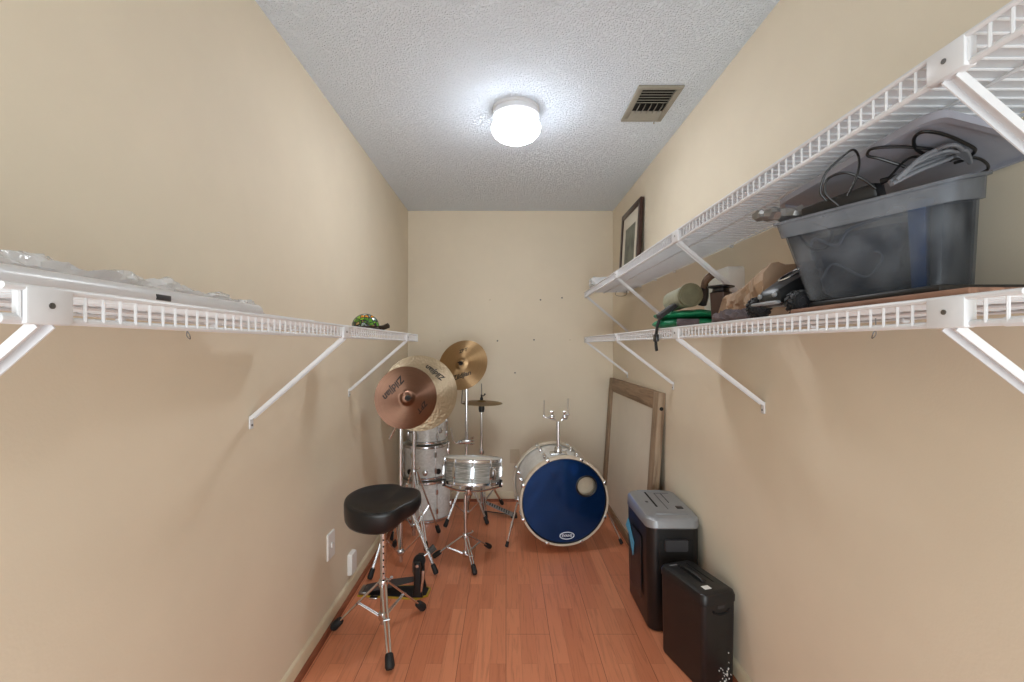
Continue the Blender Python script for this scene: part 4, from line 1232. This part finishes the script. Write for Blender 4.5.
def behind(c, nrm, back=0.02):
    return V(c) - V(nrm).normalized() * back


nA = V((0.42, -0.90, 0.05)); nB = V((0.28, -0.93, 0.12)); nC = V((-0.28, -0.88, 0.36))
stand('chrome stand with the nearest pole, holding the dark brown cymbal', (-0.620, 2.68), 0.455, 0.085, [(-0.395, 2.57), (-0.752, 2.515), (-0.715, 2.915)], 0.88,
      [V((-0.687, 2.68, 0.752)), V((-0.620, 2.68, 0.88)), behind(cA, nA, 0.05), behind(cA, nA, 0.022)])
stB = stand('chrome stand with the middle pole, holding the largest pale cymbal', (-0.617, 3.05), 0.455, 0.095, [(-0.463, 3.14), (-0.757, 3.02), (-0.50, 2.86)], 0.90,
      [V((-0.64, 3.13, 0.80)), V((-0.617, 3.05, 0.90)), behind(cB, nB, 0.06), behind(cB, nB, 0.022)])
stC = stand('chrome stand behind the snare, holding the golden cymbal', (-0.290, 3.35), 0.335, 0.075, [(-0.433, 3.235), (-0.135, 3.29), (-0.305, 3.57)], 1.00,
      [V((-0.290, 3.35, 0.885)), V((-0.325, 3.34, 0.885)), V((-0.318, 3.335, 0.985)), behind(cC, nC, 0.05), behind(cC, nC, 0.022)])
# multi clamp with a bent rod
cl = thing('tom_clamp', 'chrome clamp with bent rod halfway up the stand behind the snare', 'clamp', (-0.29, 3.35, 0.60))
b = MB(); b.box((-0.325, 3.328, 0.580), (-0.262, 3.372, 0.612), None, 0.006); b.ball((-0.335, 3.345, 0.592), (0.020, 0.017, 0.017), 10)
b.build('clamp_block', M['chrome'], cl)
for z in (0.575, 0.598, 0.622):
    MB().tube([(-0.262, 3.345, z), (-0.244, 3.338, z + 0.004), (-0.236, 3.335, z + 0.006)], [0.006, 0.008, 0.009], 8).build('wing_screw', M['chrome'], cl)
MB().tube(smooth_pts([(-0.340, 3.34, 0.595), (-0.362, 3.335, 0.585), (-0.385, 3.33, 0.605), (-0.394, 3.33, 0.655), (-0.402, 3.33, 0.70)], 5), 0.0055, 8).build('bent_rod', M['chrome'], cl)

# hi-hat
HX, HY = -0.188, 3.50
hh = thing('hi_hat_stand', 'chrome hi-hat stand with ribbed foot pedal by the back wall', 'hi-hat stand', (HX, HY, 0))
tripod(hh, (HX, HY), 0.34, 0.085, [(-0.150, 3.385), (-0.03, 3.70), (-0.315, 3.62)], 0.82, 0.0105, True, 0.03, 0.55)
MB().lathe([(0.009, 0.47), (0.019, 0.47), (0.021, 0.478), (0.021, 0.500), (0.014, 0.508), (0.009, 0.508)], 18, T((HX, HY, 0))).build('height_collar', M['chrome'], hh)
MB().cyl((HX, HY, 0.8), (HX, HY, 1.01), 0.0035, 8).build('pull_rod', M['steel'], hh)
MB().lathe([(0, 0.790), (0.020, 0.792), (0.024, 0.815), (0.022, 0.838), (0, 0.838)], 18, T((HX, HY, 0))).build('seat_cup', M['black'], hh)
b = MB(); b.lathe([(0, 0.884), (0.012, 0.884), (0.012, 0.90), (0.007, 0.905), (0.007, 0.925), (0, 0.925)], 14, T((HX, HY, 0))); b.tube([(HX, HY - 0.005, 0.912), (HX + 0.018, HY - 0.01, 0.918), (HX + 0.028, HY - 0.012, 0.932)], [0.004, 0.004, 0.007], 8)
b.build('clutch', M['black'], hh)
# pedal: footboard rising from the heel (at the right) to the post
b = MB(); h0 = V((0.050, 3.475, 0.010)); h1 = V((-0.150, 3.49, 0.095)); d = (h1 - h0); sd = V((0.06, 1, 0)).normalized() * 0.042; nn = d.cross(sd).normalized() * -0.004
if nn.z < 0: nn = -nn
b.loft([[h0 - sd, h0 + sd, h0 + sd + nn, h0 - sd + nn], [h1 - sd * 0.7, h1 + sd * 0.7, h1 + sd * 0.7 + nn, h1 - sd * 0.7 + nn]])
fb_ = b.build('footboard', M['silver'], hh)
b = MB()
for i in range(9):
    for j in (-0.6, -0.2, 0.2, 0.6):
        p = h0.lerp(h1, 0.15 + 0.09 * i) + sd * j * (1 - 0.03 * i) + nn
        b.lathe([(0, 0.0012), (0.0048, 0.0012), (0.0055, 0)], 8, T(p, frame_from(nn)))
b.build('grip_dots', M['hole'], fb_)
b = MB(); b.box((0.035, 3.425, 0.0005), (0.085, 3.525, 0.012), None, 0.003); b.cyl(h0 + V((0, 0, -0.002)), V((HX + 0.02, HY, 0.03)), 0.004, 8)
b.build('heel_plate', M['black'], hh)
b = MB(); b.tube([h1, V((HX + 0.01, HY - 0.015, 0.16)), V((HX, HY - 0.012, 0.2))], 0.005, 8)
b.build('pull_chain', M['black'], hh)
MB().cyl((HX + 0.02, HY - 0.05, 0.02), (HX + 0.02, HY - 0.05, 0.16), 0.007, 10).build('spring_post', M['black'], hh)
cymbal('upper hi-hat cymbal lying flat, bell up, on the hi-hat stand', (HX, HY, 0.884), (0.02, -0.01, 1), 0.160, M['cymhat'], (), 0.012, False, 'hi_hat_cymbal', group='hi-hat cymbals')
cymbal('lower hi-hat cymbal lying upside down just under its pair', (HX, HY, 0.8385), (0.02, -0.01, 1), 0.160, M['cymhat'], (), 0.010, False, 'hi_hat_cymbal', flip=True, group='hi-hat cymbals')

# ------------------------------------------------------------------ throne
TC = V((-0.553, 2.05, 0))
thr = thing('drum_throne', 'black saddle shaped drum stool on chrome tripod legs', 'stool', TC)
tripod(thr, TC, 0.232, 0.085, [(-0.462, 1.812), (-0.786, 2.075), (-0.406, 2.230)], 0.545, 0.0135, True, 0.05, 0.45, 0.019)
b = MB()
for i in range(9):
    z = 0.25 + i * 0.03
    b.lathe([(0, 0.0142), (0.004, 0.0142), (0.0045, 0.012)], 8, T(TC + V((0, 0, z)), frame_from((0.35, -1, 0))))
b.build('post_holes', M['hole'], thr)
MB().lathe([(0.013, 0.50), (0.022, 0.50), (0.024, 0.512), (0.05, 0.540), (0.05, 0.546), (0.013, 0.546)], 20, T(TC)).build('seat_mount', M['black'], thr)


def seat_r(a):
    """outline of the saddle seat; a = 0 is the narrow nose"""
    c = math.cos(a)
    lobe = 0.168 - 0.012 * abs(math.sin(a)) ** 2
    t = max(0.0, c)
    nose = 0.170
    w = t ** 1.2
    r = lobe * (1 - w) + nose * w
    r *= 1 - (0.24 if a > 0 else 0.15) * math.exp(-((abs(a) - 0.80) / 0.36) ** 2)
    return r


nA_ = 64; loops = []
tilt = Matrix.Translation(V((TC.x, TC.y, 0.0))) @ Rz(math.radians(8)) @ Matrix.Translation(V((0, 0, 0.555))) @ Rx(math.radians(7)) @ Matrix.Translation(V((0, 0, -0.555)))


def seat_loop(s, zf):
    lp = []
    for j in range(nA_):
        a = -PI + 2 * PI * j / nA_
        r = seat_r(a) * s
        lp.append(tilt @ V((r * math.cos(a), r * math.sin(a), zf(a))))
    return lp


def noseness(a): return max(0.0, math.cos(a)) ** 1.5
def zbot(a): return 0.522 + 0.046 * noseness(a)
def ztop(a): return 0.619 + 0.014 * noseness(a) + 0.006 * max(0, -math.cos(a))


loops = [seat_loop(0.55, lambda a: 0.546), seat_loop(0.86, zbot), seat_loop(0.95, lambda a: zbot(a) + 0.004), seat_loop(0.99, lambda a: zbot(a) + 0.018),
         seat_loop(1.0, lambda a: 0.5 * (zbot(a) + ztop(a))), seat_loop(0.995, lambda a: ztop(a) - 0.016), seat_loop(0.975, lambda a: ztop(a) - 0.004), seat_loop(0.935, ztop), seat_loop(0.87, lambda a: ztop(a) - 0.003),
         seat_loop(0.72, lambda a: ztop(a) - 0.013 + 0.004 * noseness(a)), seat_loop(0.5, lambda a: ztop(a) * 0.4 + 0.6 * 0.600), seat_loop(0.25, lambda a: 0.601), seat_loop(0.05, lambda a: 0.601)]
MB().loft(loops).build('seat', M['vinyl'], thr, ang=80)

# ------------------------------------------------------------------ bass drum pedal on the floor
pd = thing('bass_pedal', 'bass drum pedal with black footboard and yellow-edged plate', 'drum pedal', (-0.58, 2.42, 0))
b = MB(); b.loft([[V((x, y, z)) for x, y in ((-0.765, 2.475), (-0.77, 2.385), (-0.46, 2.355), (-0.405, 2.385), (-0.40, 2.46), (-0.45, 2.49))] for z in (0.0008, 0.008)])
pl_ = b.build('base_plate', M['yellow'], pd)
b = MB(); b.loft([[V((x, y, z)) for x, y in ((-0.757, 2.468), (-0.76, 2.391), (-0.46, 2.364), (-0.415, 2.390), (-0.41, 2.455), (-0.45, 2.482))] for z in (0.008, 0.0095)])
b.build('rubber_sheet', M['rubber'], pl_)
b = MB(); secs = []
for t in [i / 10 for i in range(11)]:
    x = -0.745 + 0.285 * t; w = 0.038 + 0.010 * math.sin(PI * min(1, t * 1.15)) - 0.014 * t; z = 0.020 + 0.055 * t
    secs.append([V((x, 2.425 - w, z)), V((x, 2.425 + w, z)), V((x, 2.425 + w, z + 0.005)), V((x, 2.425 - w, z + 0.005))])
b.loft(secs).build('footboard', M['darkgrey'], pd)
MB().box((-0.765, 2.385, 0.0095), (-0.725, 2.465, 0.024), None, 0.004).build('heel_plate', M['steel'], pd)
for y in (2.372, 2.472):
    b = MB(); b.loft([[V((-0.455 + x, y + yy, z)) for x, yy in rrect(w, 0.020, 0.005, 3)] for z, w in ((0.0095, 0.055), (0.05, 0.040), (0.15, 0.034), (0.185, 0.030))])
    b.build('upright', M['black'], pd)
MB().cyl((-0.455, 2.356, 0.172), (-0.455, 2.488, 0.172), 0.008, 12).build('axle', M['chrome'], pd)
b = MB(); b.lathe([(0.010, -0.010), (0.030, -0.010), (0.032, -0.004), (0.032, 0.004), (0.030, 0.010), (0.010, 0.010)], 24, T((-0.455, 2.422, 0.172), Rx(PI / 2)))
b.build('cam_wheel', M['black'], pd)
MB().tube(smooth_pts([(-0.485, 2.422, 0.168), (-0.487, 2.422, 0.12), (-0.475, 2.422, 0.078)], 4), 0.006, 8).build('drive_chain', M['steel'], pd)
MB().tube([(-0.425, 2.360, 0.15), (-0.425, 2.355, 0.11), (-0.435, 2.360, 0.04)], [0.008, 0.008, 0.005], 10).build('spring', M['chrome'], pd)
b = MB(); b.cyl((-0.455, 2.422, 0.172), (-0.400, 2.452, 0.212), 0.004, 8)
bt = b.build('beater_rod', M['chrome'], pd)
MB().tube([(-0.408, 2.448, 0.205), (-0.380, 2.463, 0.226)], [0.016, 0.018], 12).build('beater', M['felt'], bt)
b = MB()
b.box((-0.70, 2.355, 0.001), (-0.66, 2.385, 0.010), None, 0.002)
b.build('hoop_clamp', M['chrome'], pd)

pd.location.y -= 0.03

# ------------------------------------------------------------------ light through the doorway, and exposure
wd = bpy.data.worlds.new('world'); SC.world = wd; wd.use_nodes = True
bg = wd.node_tree.nodes['Background']; bg.inputs[0].default_value = (0.91, 0.98, 1.0, 1); bg.inputs[1].default_value = 1.0
ar = bpy.data.lights.new('doorway_light', 'AREA'); ar.shape = 'RECTANGLE'; ar.size = 1.5; ar.size_y = 1.4; ar.energy = 25; ar.color = (0.91, 0.98, 1.0)
ao = bpy.data.objects.new('doorway_light', ar); COL.objects.link(ao); ao.location = (0.0, -1.5, 0.80); ao.rotation_euler = (PI / 2 + 0.30, 0, 0)

vs_ = SC.view_settings
vs_.view_transform = 'Standard'; vs_.look = 'None'; vs_.gamma = 1; vs_.use_curve_mapping = False; vs_.exposure = 0.67
SC.cycles.max_bounces = 10; SC.cycles.transparent_max_bounces = 16; SC.cycles.diffuse_bounces = 6
SC.cycles.use_denoising = True
